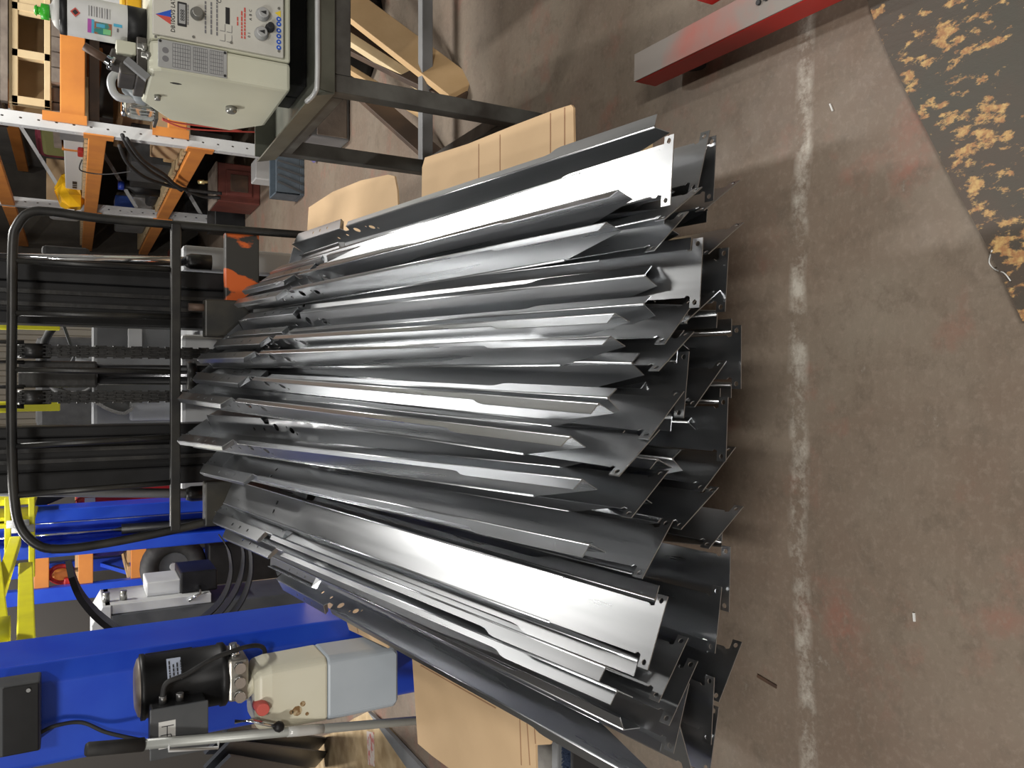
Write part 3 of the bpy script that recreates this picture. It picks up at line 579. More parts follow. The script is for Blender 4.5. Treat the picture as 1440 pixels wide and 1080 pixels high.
# yellow arms and carriage
ya = thing('car_lift_arm', 'yellow lift carriage and swing arm high between the blue posts', 'lift arm', ((FXL+FXR)/2, FY-0.2, AY(52, 750, FY-0.3).z))
o_ = [obj('carriage_side', B(*bxp(-30, 50, y0, y1, FY-0.25, 0.4)), yellow, ya, 0.006) for (y0, y1) in ((703, 711), (728, 733))]
obj('carriage_front', B(*bxp(6, 15, 700, 800, FY-0.27, 0.05)), yellow, ya, 0.004)
obj('carriage_front', B(*bxp(40, 49, 700, 812, FY-0.27, 0.05)), yellow, ya, 0.004)
for px in (25, 32): q = AY(px, 712 + px, FY-0.3); obj('pivot_pin', MB().cyl((q.x, FY-0.29, q.z-0.05), (q.x, FY-0.29, q.z+0.05), 0.02, 12), grey, ya)
obj('arm_web', B(*bxp(-40, 36, 738, 744, FY-0.28, 0.2)), yellow, ya, 0.004)
arm = MB(); a0, a1 = AY(36, 800, FY-0.4), AY(37, 925, 3.35); arm.bar(a0, a1, 0.07, 0.062); obj('swing_arm', arm, yellow, ya, 0.006)
a0, a1 = AY(-10, 770, FY-0.3), AY(4, 905, 3.6); obj('inner_arm', MB().bar(a0, a1, 0.06, 0.05), yellow, ya, 0.006)
a0, a1 = AY(22, 760, FY-0.3), AY(-6, 850, 4.2); obj('brace', MB().bar(a0, a1, 0.05, 0.05), yellow, ya, 0.005)
a0 = AY(14, 885, 3.5); obj('arm_pad', MB().cyl(a0, a0 + Vector((0, 0, 0.09)), 0.05, 14), yellow, ya)
t = thing('red_machine', 'red painted machine panel with black mudguard behind the blue post', 'machine', AZ(300, 690, 0))
rb = bxp(104, 300, 672, 716, 5.6, 0.5); obj('bonnet', MB().prism([(rb[0], rb[4]-0.5), (rb[1], rb[4]-0.5), (rb[1], rb[5]-0.22), (rb[1]-0.12, rb[5]), (rb[0], rb[5]-0.05)], (0, 5.6, 0), (1, 0, 0), (0, 0, 1), (0, 0.5, 0)), red, t, 0.02)
obj('leg', B(rb[0]+0.02, rb[1]-0.02, 5.65, 6.05, 0, rb[4]-0.5), black, t)
obj('badge', B(*bxp(119, 134, 700, 713, 5.585, 0.012)), ltgrey, t); obj('mudguard', MB().prism([(0, 0), (0.35, 0.10), (0.33, 0.2), (0.05, 0.26)], AY(48, 718, 5.5), (0.12, 0, -1), (1, 0, 0.1), (0, 0.12, 0)), black, t, 0.01)

# ------------------------------------------------------------------ racking on the right, running away from the camera
RX = 1.705; RY = (6.03, 8.78, 11.3); BB = (0.62, 0.725); BA = (1.255, 1.365); BT = (1.93, 2.04)
rk = thing('racking', 'tall racking of white perforated posts and orange beams along the right wall', 'racking', (RX, 7.4, 0))
holes = None
def rpost(x, y, h=3.2):
    mb = MB(); hs = [circ(z, 0.0, 0.010, 0.006, 6) for z in [0.25 + 0.1*i for i in range(22)]]
    mb.sheet([(0, -0.04), (h, -0.04), (h, 0.04), (0, 0.04)], hs, (x, y-0.03, 0), (0, 0, 1), (1, 0, 0), 0.004)
    mb.sheet([(0, 0), (h, 0), (h, 0.07), (0, 0.07)], [circ(z, 0.035, 0.010, 0.006, 6) for z in [0.25 + 0.1*i for i in range(22)]], (x-0.04, y-0.03, 0), (0, 0, 1), (0, 1, 0), 0.004)
    mb.box(x-0.04, x+0.04, y+0.035, y+0.039, 0, h); p = obj('rack_post', mb, ltgrey, rk)
    for i in range(24): pass
    return p
for y in RY[:2]:
    for x in (RX, RX + 0.85): rpost(x, y)
    if y < 7: continue
    for i in range(4): obj('brace', MB().bar((RX+0.04, y, 0.3+i*0.6), (RX+0.81, y, 0.75+i*0.6), 0.03, 0.03), ltgrey, rk)
for (ya_, yb_) in ((RY[0], RY[1]), (RY[1], RY[2])):
    for (z0, z1) in (BB, BA, BT):
        for x in (RX - 0.05, RX + 0.85):
            bm_ = MB().box(x, x+0.045, (ya_+0.045 if x < RX or ya_ > 7 else 6.95), yb_-0.045, z0, z1); obj('rack_beam', bm_, orange, rk, 0.005)
        if z0 > 1.5: continue
        k = 0; y = ya_ + 0.06
        while y < yb_ - 0.12: obj('deck_slat', B(RX+0.0, RX+0.84 if y > 6.86 else RX+0.36, y, y+0.085, z1, z1+0.022), paleply, rk); y += 0.118
for z in (BB, BA):
    for y in (RY[0], RY[1]): obj('beam_connector', B(RX-0.056, RX-0.046, y-0.05, y+0.05, z[0]-0.04, z[1]+0.03), orange, rk)
# return bay that faces the camera
rk2 = thing('racking', 'racking bay with orange beams facing the camera behind the lathe', 'racking', (2.6, 6.2, 0))
for (z0, z1) in ((0.757, 0.88), (1.385, 1.53), (2.1, 2.22)):
    for y in (5.985, 6.85): obj('rack_beam', B(RX+0.05 if y < 6 or z0 > 1 else 2.12, 3.45, y, y+0.045, z0, z1), orange, rk2, 0.005)
    obj('beam_connector', B(RX+0.0, RX+0.06, 5.97, 5.985, z0-0.01, z1+0.10), orange, rk2)
    x = RX + 0.06 if z0 > 1 else 2.12
    while x < 3.4: obj('deck_slat', B(x, x+0.09, 5.99 if x > 1.9 else 6.08, 6.88, z1, z1+0.05 if z1 > 1.5 else z1+0.022), greywood, rk2); x += 0.1
for y in (6.0, 6.87): obj('rack_post', B(3.45, 3.53, y-0.03, y+0.04, 0, 3.2), ltgrey, rk2)
# things on the return bay
def crate(x0, x1, y0, y1, z0, z1):
    t = thing('pallet_box', 'pale pine crate with two square openings on the top orange shelf', 'crate', ((x0+x1)/2, y0, z0))
    for z in (z0, z1 - 0.035): obj('rail', B(x0, x1, y0, y0+0.05, z, z+0.035), paleply, t, 0.003)
    nx = 4
    for i in range(nx):
        x = x0 + (x1 - x0 - 0.05) * i / (nx - 1); obj('post', B(x, x+0.05, y0, y0+0.06, z0, z1), paleply, t, 0.003)
    obj('back_panel', B(x0, x1, y1-0.02, y1, z0, z1), wood, t); obj('top_panel', B(x0, x1, y0, y1, z1, z1+0.015), paleply, t); obj('partition', B((x0+x1)/2+0.1, x1, y0+0.005, y0+0.02, z0, z1), paleply, t)
crate(1.80, 2.75, 6.02, 6.4, 1.585, 1.80)
t = thing('dark_pallet', 'dark weathered slatted pallet stacked above the pine crate', 'pallet', (2.4, 6.2, 1.82))
for i in range(9): obj('slat', B(1.82 + i*0.13, 1.90 + i*0.13, 6.0, 6.7, 1.86, 1.98), greywood, t, 0.003)
obj('rail', B(1.80, 3.0, 6.0, 6.06, 1.82, 1.86), greywood, t); obj('top_board', B(1.80, 3.0, 5.98, 6.06, 1.98, 2.05), greywood, t)
tag(obj('plank', B(1.76, 3.3, 6.05, 6.25, 1.30, 1.36), darkwood, None, 0.003), 'dark brown plank tucked under the top orange beam', 'plank')
# things on the long racking
def bxs(name, label, cat, px0, px1, py0, py1, y, dep, m, bev=0.006, lid=None):
    q = bxp(px0, px1, py0, py1, y, dep); t = thing(name, label, cat, ((q[0]+q[1])/2, y+dep/2, q[4]))
    obj('body', B(*q), m, t, bev)
    if lid: obj('lid', B(q[0]-0.004, q[1]+0.004, q[2]-0.004, q[3]+0.004, q[5], q[5]+0.012), lid, t, 0.002)
    return t, q
def shelf(name, label, cat, x0, x1, y0, y1, z, h, m, bev=0.008):
    t = thing(name, label, cat, ((x0+x1)/2, (y0+y1)/2, z)); obj('body', B(x0, x1, y0, y1, z, z+h), m, t, bev); return t
ZA, ZB2 = BA[1] + 0.022, BB[1] + 0.022
t = shelf('long_carton', 'long white carton with black print on the upper rack shelf', 'box', 1.76, 1.92, 6.6, 8.25, ZA, 0.13, carton); print_bars('carton_print', t, (1.7588, 8.2, ZA+0.04), (0, -1, 0), (0, 0, 1), 1, 0.3, 0.05, 0.035, ink, 9); obj('end_flap', B(1.755, 1.925, 6.35, 6.6, ZA, ZA+0.15), midgrey, t, 0.004)
t = thing('yellow_bag', 'crumpled bright yellow plastic bag hanging over the upper shelf edge', 'bag', (1.74, 8.45, ZA-0.05))
mb = MB(); mb.lathe((1.78, 8.42, ZA-0.02), (1.78, 8.42, ZA+0.21), [(0, 0.08), (0.15, 0.17), (0.5, 0.19), (0.8, 0.15), (1, 0.03)], 9, False)
mb.v = [Vector((q.x + random.uniform(-0.02, 0.02), q.y*1.0 + random.uniform(-0.03, 0.03), q.z + random.uniform(-0.015, 0.015))) for q in mb.v]; obj('body', mb, yellowbag, t); obj('label_patch', B(1.585, 1.60, 8.36, 8.46, ZA+0.06, ZA+0.12), carton, t)
shelf('olive_cover', 'folded olive plastic cover behind the white carton', 'cover', 2.0, 2.35, 7.2, 8.1, ZA, 0.30, olive, 0.03)
shelf('maroon_bag', 'dark maroon cloth bag behind the olive cover', 'bag', 2.1, 2.5, 8.0, 8.6, ZA, 0.36, maroon, 0.06)
shelf('red_connector', 'small red plug lying by the white carton on the shelf', 'plug', 1.72, 1.76, 6.75, 6.9, ZA, 0.04, red, 0.01)
shelf('paint_tin_box', 'grey box at the back of the upper shelf above the orange beam', 'box', 1.78, 2.04, 6.15, 6.32, ZA, 0.12, dkgrey)
shelf('cardboard_box', 'open brown cardboard box on the lower rack shelf near the first post', 'box', 1.75, 2.05, 6.2, 6.75, ZB2, 0.19, cardb)
shelf('cardboard_box', 'tall brown cardboard box at the back of the lower rack shelf', 'box', 2.1, 2.5, 7.0, 7.9, ZB2, 0.40, cardb)
shelf('black_case', 'black electronics case on the lower rack shelf under cables', 'case', 1.78, 2.1, 7.1, 7.75, ZB2, 0.30, dkgrey)
shelf('purple_tub', 'small purple tub beside the cardboard box on the lower shelf', 'tub', 1.74, 1.82, 6.1, 6.2, ZB2, 0.10, purple, 0.02)
t = thing('blue_bottle', 'dark blue capped bottle beside the tall cardboard box', 'bottle', (1.82, 8.15, ZB2)); obj('body', MB().lathe((1.82, 8.15, ZB2), (1.82, 8.15, ZB2+0.30), [(0, 0.07), (0.7, 0.07), (0.85, 0.03), (1, 0.03)], 16), black, t); obj('cap', MB().cyl((1.82, 8.15, ZB2+0.30), (1.82, 8.15, ZB2+0.35), 0.04, 14), mat('blue_cap', (0.02, 0.05, 0.35), 0.4), t)
shelf('cable_coil_box', 'low dark coil tray near the second rack post', 'tray', 1.75, 2.2, 8.25, 8.65, ZB2, 0.09, rubber, 0.03)
shelf('blue_white_carton', 'small blue and white carton beyond the second rack post', 'box', 1.72, 1.9, 8.95, 9.25, ZB2, 0.34, mat('carton_blue', (0.05, 0.12, 0.5), 0.5, 0, (0.6, 0.6, 0.6), 3, fac=(0.49, 0.5)))
for k, pts in enumerate(([(172, 190), (185, 215), (210, 240), (235, 255), (255, 268)], [(168, 205), (180, 230), (205, 250), (240, 262), (275, 268), (312, 272)], [(178, 195), (200, 225), (230, 245), (250, 262), (285, 276), (310, 278)])):
    tag(obj('hanging_hose', MB().tube(smooth_path([AX(p, q, RX-0.09-0.01*k) for p, q in pts]), 0.014, 8), rubber), ['black hose looping down from the lower rack shelf, shortest of three', 'black hose looping furthest towards the dark red cabinet', 'black hose hanging between the other two on the rack'][k], 'hose', 'hoses on the rack')
tag(obj('thin_cable', MB().tube(smooth_path([AX(115, 225, RX-0.07), AX(112, 238, RX-0.075), AX(125, 243, RX-0.08), AX(150, 245, RX-0.08), AX(185, 241, RX-0.07)]), 0.005, 6), rubber), 'thin black cable hanging across the upper orange beam', 'cable')
tag(obj('brass_nozzle', MB().lathe(AX(279, 256, RX-0.12), AX(292, 256, RX-0.12), [(0, 0.015), (0.6, 0.018), (0.65, 0.01), (1, 0.01)], 12), mat('brass', (0.6, 0.5, 0.25), 0.3, 0.8)), 'small brass hose nozzle hanging under the lower orange beam', 'nozzle')
shelf('green_tub', 'dark green tub at the back of the upper rack shelf', 'tub', 2.15, 2.4, 6.98, 7.18, ZA, 0.22, mat('dark_green', (0.02, 0.09, 0.06), 0.5), 0.03)
shelf('wooden_tray', 'flat wooden tray leaning low on the lower rack shelf', 'tray', 1.80, 2.08, 6.78, 7.05, ZB2, 0.07, wood)
shelf('black_monitor', 'black flat panel standing behind the cables on the lower shelf', 'panel', 1.80, 1.86, 7.78, 8.08, ZB2, 0.26, rubber, 0.01)
shelf('brown_carton', 'brown carton on the upper shelf beyond the second rack post', 'box', 1.78, 2.2, 9.0, 9.6, ZA, 0.3, cardb)
shelf('grey_bin', 'grey storage bin on the lower shelf at the far end of the rack', 'bin', 1.74, 2.1, 9.7, 10.2, ZB2, 0.3, midgrey, 0.02)
shelf('white_canister', 'white canister on the upper shelf beside the brown carton', 'canister', 1.76, 1.95, 9.7, 9.9, ZA, 0.3, white, 0.04)
shelf('storage_chest', 'dark storage chest on the floor under the far rack bay', 'chest', 1.80, 2.4, 9.1, 9.9, 0, 0.42, rubber, 0.02)
shelf('rusty_tin', 'rusty tin on the floor under the first rack bay', 'tin', 1.85, 2.05, 7.75, 7.95, 0, 0.26, rust, 0.03)
# on the floor by the racking
def floorbox(name, label, cat, px, py, w_, d_, h, m, bev=0.01):
    p = AZ(px, py, 0); t = thing(name, label, cat, (p.x, p.y, 0)); obj('body', B(p.x-w_/2, p.x+w_/2, p.y, p.y+d_, 0, h), m, t, bev); return t, p
t, p = floorbox('wooden_cabinet', 'dark red wooden speaker cabinet on the floor under the racking', 'cabinet', 366, 262, 0.34, 0.45, 0.36, burg)
obj('front_frame', B(p.x-0.11, p.x+0.11, p.y-0.012, p.y, 0.07, 0.29), burg, t, 0.004); obj('front_panel', B(p.x-0.075, p.x+0.075, p.y-0.018, p.y-0.01, 0.105, 0.255), rust, t, 0.004); obj('top_cloth', B(p.x-0.172, p.x+0.172, p.y-0.005, p.y+0.455, 0.36, 0.375), greywood, t, 0.004)
t, p = floorbox('plastic_crate', 'blue-grey plastic crate full of scrap on the floor beside the rack post', 'crate', 428, 246, 0.30, 0.22, 0.03, bluegrey, 0.003)
for (x0, x1, y0, y1) in ((-0.15, 0.15, 0, 0.012), (-0.15, 0.15, 0.208, 0.22), (-0.15, -0.138, 0, 0.22), (0.138, 0.15, 0, 0.22)): obj('side', B(p.x+x0, p.x+x1, p.y+y0, p.y+y1, 0.03, 0.20), bluegrey, t, 0.003)
for i in range(5): obj('rib', MB().bar((p.x-0.13+i*0.06, p.y-0.004, 0.02), (p.x-0.07+i*0.05, p.y-0.004, 0.19), 0.014, 0.01, (0, 1, 0)), dkgrey, t)
floorbox('grey_carton', 'light grey carton standing against the plastic crate', 'box', 388, 240, 0.17, 0.20, 0.16, ltgrey, 0.006)
floorbox('black_toolbox', 'black box on the floor in the shade beyond the dark red cabinet', 'box', 345, 285, 0.5, 0.5, 0.28, black)
t, p = floorbox('brown_chest', 'small brown wooden chest beyond the second rack post', 'chest', 292, 368, 0.3, 0.4, 0.42, burg)
tag(obj('tap_cluster', MB().tube(smooth_path([(1.76, 8.95, ZB2+0.15), (1.75, 9.1, ZB2+0.18), (1.76, 9.35, ZB2+0.1), (1.78, 9.6, ZB2+0.019)]), 0.02, 8), chrome), 'bent chrome pipe lying beyond the second rack post', 'pipe')
t = thing('grey_drum', 'pale grey bin standing behind the backrest corner', 'bin', AZ(330, 400, 0)); p = AZ(330, 400, 0)
obj('body', MB().lathe(p, p + Vector((0, 0, 0.55)), [(0, 0.16), (1, 0.19)], 20), dkgrey, t)
tag(obj('rag', MB().lathe(AZ(446, 226, 0) , AZ(446, 226, 0) + Vector((0.03, 0, 0.025)), [(0, 0.03), (0.6, 0.035), (1, 0.01)], 7, False), purple), 'small dark rag on the floor beside the rear stand leg', 'rag')

# ------------------------------------------------------------------ lathe on its steel stand
SX0, SX1, SY0, SY1, SZ = 0.90, 2.15, 2.42, 3.22, 0.75
ls = thing('lathe_stand', 'welded grey steel stand under the lathe', 'stand', ((SX0+SX1)/2, (SY0+SY1)/2, 0))
for x in (SX0, SX1-0.055):
    for y in (SY0, SY1-0.055): obj('leg', B(x, x+0.055, y, y+0.055, 0, SZ), stand, ls, 0.004)
for y in (SY0, SY1-0.055): obj('top_rail', B(SX0+0.055, SX1-0.055, y, y+0.05, SZ-0.055, SZ), stand, ls, 0.004)
for x in (SX0, SX1-0.055): obj('top_rail', B(x, x+0.05, SY0+0.055, SY1-0.055, SZ-0.05, SZ), stand, ls, 0.004); obj('low_rail', B(x+0.002, x+0.05, SY0+0.055, SY1-0.055, 0.10, 0.15), stand, ls, 0.004)
obj('low_rail', B(SX0+0.055, SX1-0.055, SY1-0.05, SY1, 0.10, 0.15), midgrey, ls, 0.004)
tr = thing('chip_tray', 'oily grey-green chip tray with swarf under the lathe', 'tray', ((SX0+SX1)/2, (SY0+SY1)/2, SZ))
obj('pan', B(SX0-0.01, SX1+0.01, SY0-0.01, SY1+0.01, SZ, SZ+0.006), tray, tr)
obj('front_rim', MB().prism([(SY0-0.012, SZ), (SY0-0.03, SZ+0.055), (SY0-0.024, SZ+0.055), (SY0-0.002, SZ+0.006)], (SX0-0.01, 0, 0), (0, 1, 0), (0, 0, 1), (SX1-SX0+0.02, 0, 0)), tray, tr)
obj('left_rim', MB().prism([(SX0-0.012, SZ), (SX0-0.03, SZ+0.07), (SX0-0.024, SZ+0.07), (SX0-0.002, SZ+0.006)], (0, SY0-0.01, 0), (1, 0, 0), (0, 0, 1), (0, SY1-SY0+0.02, 0)), tray, tr)
obj('rear_rim', B(SX0-0.01, SX1+0.01, SY1, SY1+0.008, SZ, SZ+0.08), tray, tr)
obj('rolled_edge', MB().tube(smooth_path([(SX1, SY0-0.03, SZ+0.058), (1.2, SY0-0.03, SZ+0.058), (SX0+0.03, SY0-0.03, SZ+0.058), (SX0-0.02, SY0-0.02, SZ+0.062), (SX0-0.028, SY0+0.05, SZ+0.07)]), 0.008, 8), plate, tr)
sw_ = MB(); random.seed(3)
for i in range(420):
    c = Vector((random.uniform(SX0+0.03, 1.6), SY0 + 0.012 + abs(random.gauss(0, 0.035)), SZ + 0.012 + random.random()*0.02)); r = random.uniform(0.003, 0.011); a0 = random.random()*6; pl = Vector((random.gauss(0, 1), random.gauss(0, 1), random.gauss(0, 1))).normalized(); ex = pl.orthogonal().normalized(); ey = pl.cross(ex)
    pts = [c + (ex*math.cos(a0+k*1.1) + ey*math.sin(a0+k*1.1))*r + pl*k*0.0015 for k in range(5)]
    for k in range(4): sw_.add([pts[k], pts[k+1], pts[k+1] + pl*0.003, pts[k] + pl*0.003], [(0, 1, 2, 3)])
o = obj('swarf', sw_, swarf, tr); o['kind'] = 'stuff'
LX, LY0, LY1, LZ0, LZ1 = 0.93, 2.57, 3.06, 0.845, 1.255
la = thing('bench_lathe', 'cream bench lathe with control panel on the steel stand', 'lathe', (1.4, 2.8, SZ+0.006))
prof = [(LY0, LZ0), (LY0, LZ1-0.03), (LY0+0.02, LZ1), (LY1-0.16, LZ1), (LY1, LZ1-0.10), (LY1+0.02, LZ0+0.10), (LY1-0.10, LZ0)]
obj('gear_cover', MB().prism(prof, (LX, 0, 0), (0, 1, 0), (0, 0, 1), (0.09, 0, 0)), cream, la, 0.012)
obj('headstock', MB().prism([(a+0.003 if i < 2 else a, b) for i, (a, b) in enumerate(prof)], (LX+0.092, 0, 0), (0, 1, 0), (0, 0, 1), (0.42, 0, 0)), cream, la, 0.008)
for y in (LY0+0.2, LY1-0.16): obj('foot', B(LX+0.08, LX+0.5, y-0.05, y+0.07, SZ+0.006, LZ0), black, la, 0.004)
obj('bed', B(LX+0.5, 2.05, LY0+0.12, LY0+0.32, LZ0-0.06, LZ0+0.1), cream, la, 0.008); obj('tailstock', B(1.85, 2.0, LY0+0.14, LY0+0.30, LZ0+0.1, LZ0+0.3), cream, la, 0.02)
def fz(px): return AY(px, 60, LY0).z
def fx(py, px=300): return AY(px, py, LY0).x
pn = obj('control_panel', B(LX+0.098, LX+0.40, LY0-0.010, LY0+0.004, fz(398), fz(214)), panelm, la, 0.003)
yf = LY0 - 0.0105
ptx = lambda name, s, size, px, py, m, ex=(1, 0, 0): text(name, s, size, (AY(px, py, yf).x, yf, AY(px, py, yf).z), ex, (0, 0, 1), m, pn)
ptx('panel_title', 'DB10GVS LATHE', 0.0165, 246, 46, ink)
q = AY(230, 22, yf); obj('logo', MB().prism([(-0.022, 0), (0, 0.042), (0.0, 0)], (q.x, yf, q.z-0.02), (1, 0, 0), (0, 0, 1), (0, 0.001, 0)), inkred, pn)
obj('logo', MB().prism([(0.0, 0), (0, 0.042), (0.022, 0)], (q.x, yf, q.z-0.02), (1, 0, 0), (0, 0, 1), (0, 0.001, 0)), inkblue, pn)
dq = AY(256, 20, yf); ds = obj('display', B(dq.x-0.036, dq.x+0.036, yf-0.002, yf+0.002, dq.z-0.013, dq.z+0.013), ink, pn, 0.002); obj('screen', B(dq.x-0.029, dq.x+0.029, yf-0.003, yf-0.001, dq.z-0.009, dq.z+0.009), plate, ds); text('digits', '8888', 0.017, (dq.x-0.021, yf-0.0031, dq.z-0.0065), (1, 0, 0), (0, 0, 1), ink, ds)
def knob(px, py, r, h, m, name='knob'):
    c = AY(px, py, yf); k = obj(name, MB().lathe((c.x, yf, c.z), (c.x, yf-h, c.z), [(0, r*1.15), (0.25, r*1.15), (0.3, r), (0.9, r*0.93), (1, r*0.8)], 24), m, pn); return k, c
knobm = mat('knob_alloy', (0.30, 0.30, 0.28), 0.35, 0.7)
knob(277, 20, 0.017, 0.02, knobm)
for (px, py) in ((369, 21), (367, 48)):
    k, c = knob(px, py, 0.018, 0.022, plate); obj('pointer', MB().prism([(-0.006, -0.007), (0.006, -0.007), (0, 0.010)], (c.x, yf-0.0235, c.z), (1, 0, 0), (0, 0, 1), (0, 0.001, 0)), ink, k)
knob(379, 40, 0.012, 0.026, ink, 'push_button')
for i, (px, py) in enumerate(((392, 27), (392, 34), (392, 43), (392, 51), (392, 59), (392, 67))): c = AY(px, py, yf); obj('safety_icon', MB().cyl((c.x, yf, c.z), (c.x, yf-0.001, c.z), 0.0075, 14), inkblue, pn); obj('icon_mark', MB().cyl((c.x, yf-0.001, c.z), (c.x, yf-0.0015, c.z), 0.003, 6), carton, pn)
c = AY(391, 19, yf); obj('warning_icon', MB().prism([(-0.01, -0.008), (0.01, -0.008), (0, 0.01)], (c.x, yf-0.001, c.z), (1, 0, 0), (0, 0, 1), (0, 0.001, 0)), inkyel, pn)
pbar = lambda nm, px, py, rows, ln, pt, h, m, sd: print_bars(nm, pn, AY(px, py, yf) - Vector((0, 0.0002, 0)), (1, 0, 0), (0, 0, 1), rows, ln, pt, h, m, sd)
pbar('panel_print', 290, 47, 3, 0.11, 0.0165, 0.0045, inkgrey, 3); pbar('red_print', 341, 54, 2, 0.10, 0.009, 0.0045, inkred, 4); pbar('red_print', 335, 36, 1, 0.025, 0.009, 0.004, inkred, 5); pbar('display_print', 265, 35, 1, 0.06, 0.01, 0.003, inkgrey, 6)
ptx('ce_mark', 'CE', 0.016, 311, 5, ink); ptx('dial_letters', 'A  B  C', 0.011, 354, 29, ink); ptx('dial_letters', '0  I', 0.011, 352, 53, ink)
c = AY(320, 20, yf); obj('black_strip', B(c.x-0.03, c.x+0.02, yf-0.001, yf+0.001, c.z-0.006, c.z+0.006), ink, pn)
dg = MB()
for (dx, dz) in ((0, 0), (0.03, 0), (0.03, 0.02), (0, 0.02)): 
    for (ex_, ez_) in ((0.022, 0), (0, 0.015)): dg.bar((AY(326, 60, yf).x + dx, yf-0.0003, AY(326, 60, yf).z + dz), (AY(326, 60, yf).x + dx + ex_, yf-0.0003, AY(326, 60, yf).z + dz + ez_), 0.0012, 0.0008, (0, 1, 0))
obj('gear_diagram', dg, inkgrey, pn)['kind'] = 'stuff'
for (px, py) in ((219, 52), (272, 52), (325, 60), (392, 12), (392, 72)): c = AY(px, py, yf); obj('screw', MB().cyl((c.x, yf, c.z), (c.x, yf-0.003, c.z), 0.004, 8), knobm, pn)
# thread chart plate on the gear cover
tp = obj('chart_plate', B(LX+0.006, LX+0.088, LY0-0.003, LY0, fz(319), fz(222)), plate, la, 0.001); yp = LY0 - 0.0033; ch = MB()
zt, zb = fz(226), fz(316); W0 = LX + 0.012
for bx_, (z1_, z0_) in enumerate(((0.82, 0.55), (0.5, 0.28), (0.24, 0.03))):
    za, zb_ = zb + (zt-zb)*z1_, zb + (zt-zb)*z0_
    for i in range(8): z = za + (zb_-za)*i/7; ch.box(W0, W0+0.07, yp-0.0004, yp, z-0.0006, z+0.0006)
    for i in range(7): x = W0 + 0.07*i/6; ch.box(x-0.0006, x+0.0006, yp-0.0004, yp, zb_, za)
obj('chart_lines', ch, inkgrey, tp)['kind'] = 'stuff'
ci = MB(); 
for dx in (0.02, 0.045): ci.lathe((W0+dx, yp, zb+(zt-zb)*0.93), (W0+dx, yp-0.0005, zb+(zt-zb)*0.93), [(0, 0.009), (1, 0.009)], 14)
obj('chart_gears', ci, inkgrey, tp)['kind'] = 'stuff'
for (x, z) in ((LX+0.012, fz(316)), (LX+0.082, fz(316)), (LX+0.082, fz(225))): obj('screw', MB().cyl((x, yp, z), (x, yp-0.002, z), 0.004, 8), ink, tp)
obj('cover_lock', MB().lathe((LX, LY0+0.24, fz(344)), (LX-0.02, LY0+0.24, fz(344)), [(0, 0.018), (0.7, 0.018), (1, 0.013)], 14), knobm, la)
obj('cover_pin', MB().lathe((LX, LY0+0.24, fz(232)), (LX-0.015, LY0+0.24, fz(232)), [(0, 0.011), (1, 0.009)], 12), knobm, la)
obj('keyhole', MB().lathe((LX+0.002, LY0+0.10, fz(252)), (LX-0.0008, LY0+0.10, fz(252)), [(0, 0.001), (1, 0.001)], 6).prism([(-0.016, 0), (-0.006, 0.006), (0.008, 0.006), (0.018, 0), (0.008, -0.006), (-0.006, -0.006)], (LX-0.0012, LY0+0.10, fz(252)), (0, 0, -1), (0, 1, 0), (0.002, 0, 0)), ink, la)
# bottle on top of the headstock
bq = AY(215, 40, 2.72); bx, bz = AY(150, 31, 2.72).x, LZ1; bh = AY(86, 25, 2.72).z - LZ1; br = 0.058
bo = thing('spray_bottle', 'white labelled bottle with black base and green cap on the lathe', 'bottle', (bx, 2.72, bz))
obj('body', MB().lathe((bx, 2.72, bz), (bx, 2.72, bz+bh), [(0, br-0.003), (0.01, br), (0.95, br), (1, br-0.004)], 36), white, bo)
obj('base_band', MB().lathe((bx, 2.72, bz), (bx, 2.72, bz+bh*0.235), [(0, br-0.001), (0.02, br+0.0012), (0.98, br+0.0012), (1, br-0.001)], 36), black, bo)
obj('top_band', MB().lathe((bx, 2.72, bz+bh*0.93), (bx, 2.72, bz+bh*1.02), [(0, br), (0.05, br+0.0012), (0.9, br+0.001), (1, br-0.01)], 36), black, bo)
obj('shoulder', MB().lathe((bx, 2.72, bz+bh*1.02), (bx, 2.72, bz+bh*1.14), [(0, br-0.008), (0.5, br-0.02), (0.8, 0.02), (1, 0.018)], 30), carton, bo)
obj('cap', MB().lathe((bx-0.005, 2.72, bz+bh*1.13), (bx-0.005, 2.72, bz+bh*1.30), [(0, 0.022), (0.55, 0.022), (0.6, 0.011), (0.8, 0.011), (0.85, 0.016), (1, 0.01)], 16), green, bo)
def wrap(name, a0, a1, z0, z1, m, dr=0.0014):
    vs = []; n = 8
    for i in range(n+1):
        q = R(a0 + (a1-a0)*i/n); d = Vector((math.sin(q), -math.cos(q), 0))
        for r in (br + 0.0002, br + dr):
            for z in (z0, z1): vs.append(Vector((bx, 2.72, bz)) + d*r + Vector((0, 0, bh*z)))
    fs = []
    for i in range(n): k = i*4; fs += [(k+2, k+6, k+7, k+3), (k, k+1, k+5, k+4), (k+1, k+3, k+7, k+5), (k, k+4, k+6, k+2)]
    fs += [(0, 2, 3, 1), (4*n, 4*n+1, 4*n+3, 4*n+2)]
    return obj(name, MB().add(vs, fs), m, bo)
wrap('label_stripe', -62, -22, 0.655, 0.70, magenta); wrap('label_stripe', -62, -22, 0.625, 0.655, skyblue)
wrap('label_picture', -62, -26, 0.42, 0.62, mat('label_picture', (0.05, 0.25, 0.22), 0.4, 0, (0.35, 0.12, 0.06), 38, fac=(0.45, 0.55))); wrap('label_blue', -40, -30, 0.50, 0.60, skyblue, 0.0018); wrap('label_green', -58, -42, 0.43, 0.52, mat('label_green', (0.2, 0.55, 0.25), 0.4), 0.0018)
for i in range(9): wrap('label_print', -14, 16, 0.44 + i*0.03, 0.452 + i*0.03, inkgrey if i % 2 else plate)
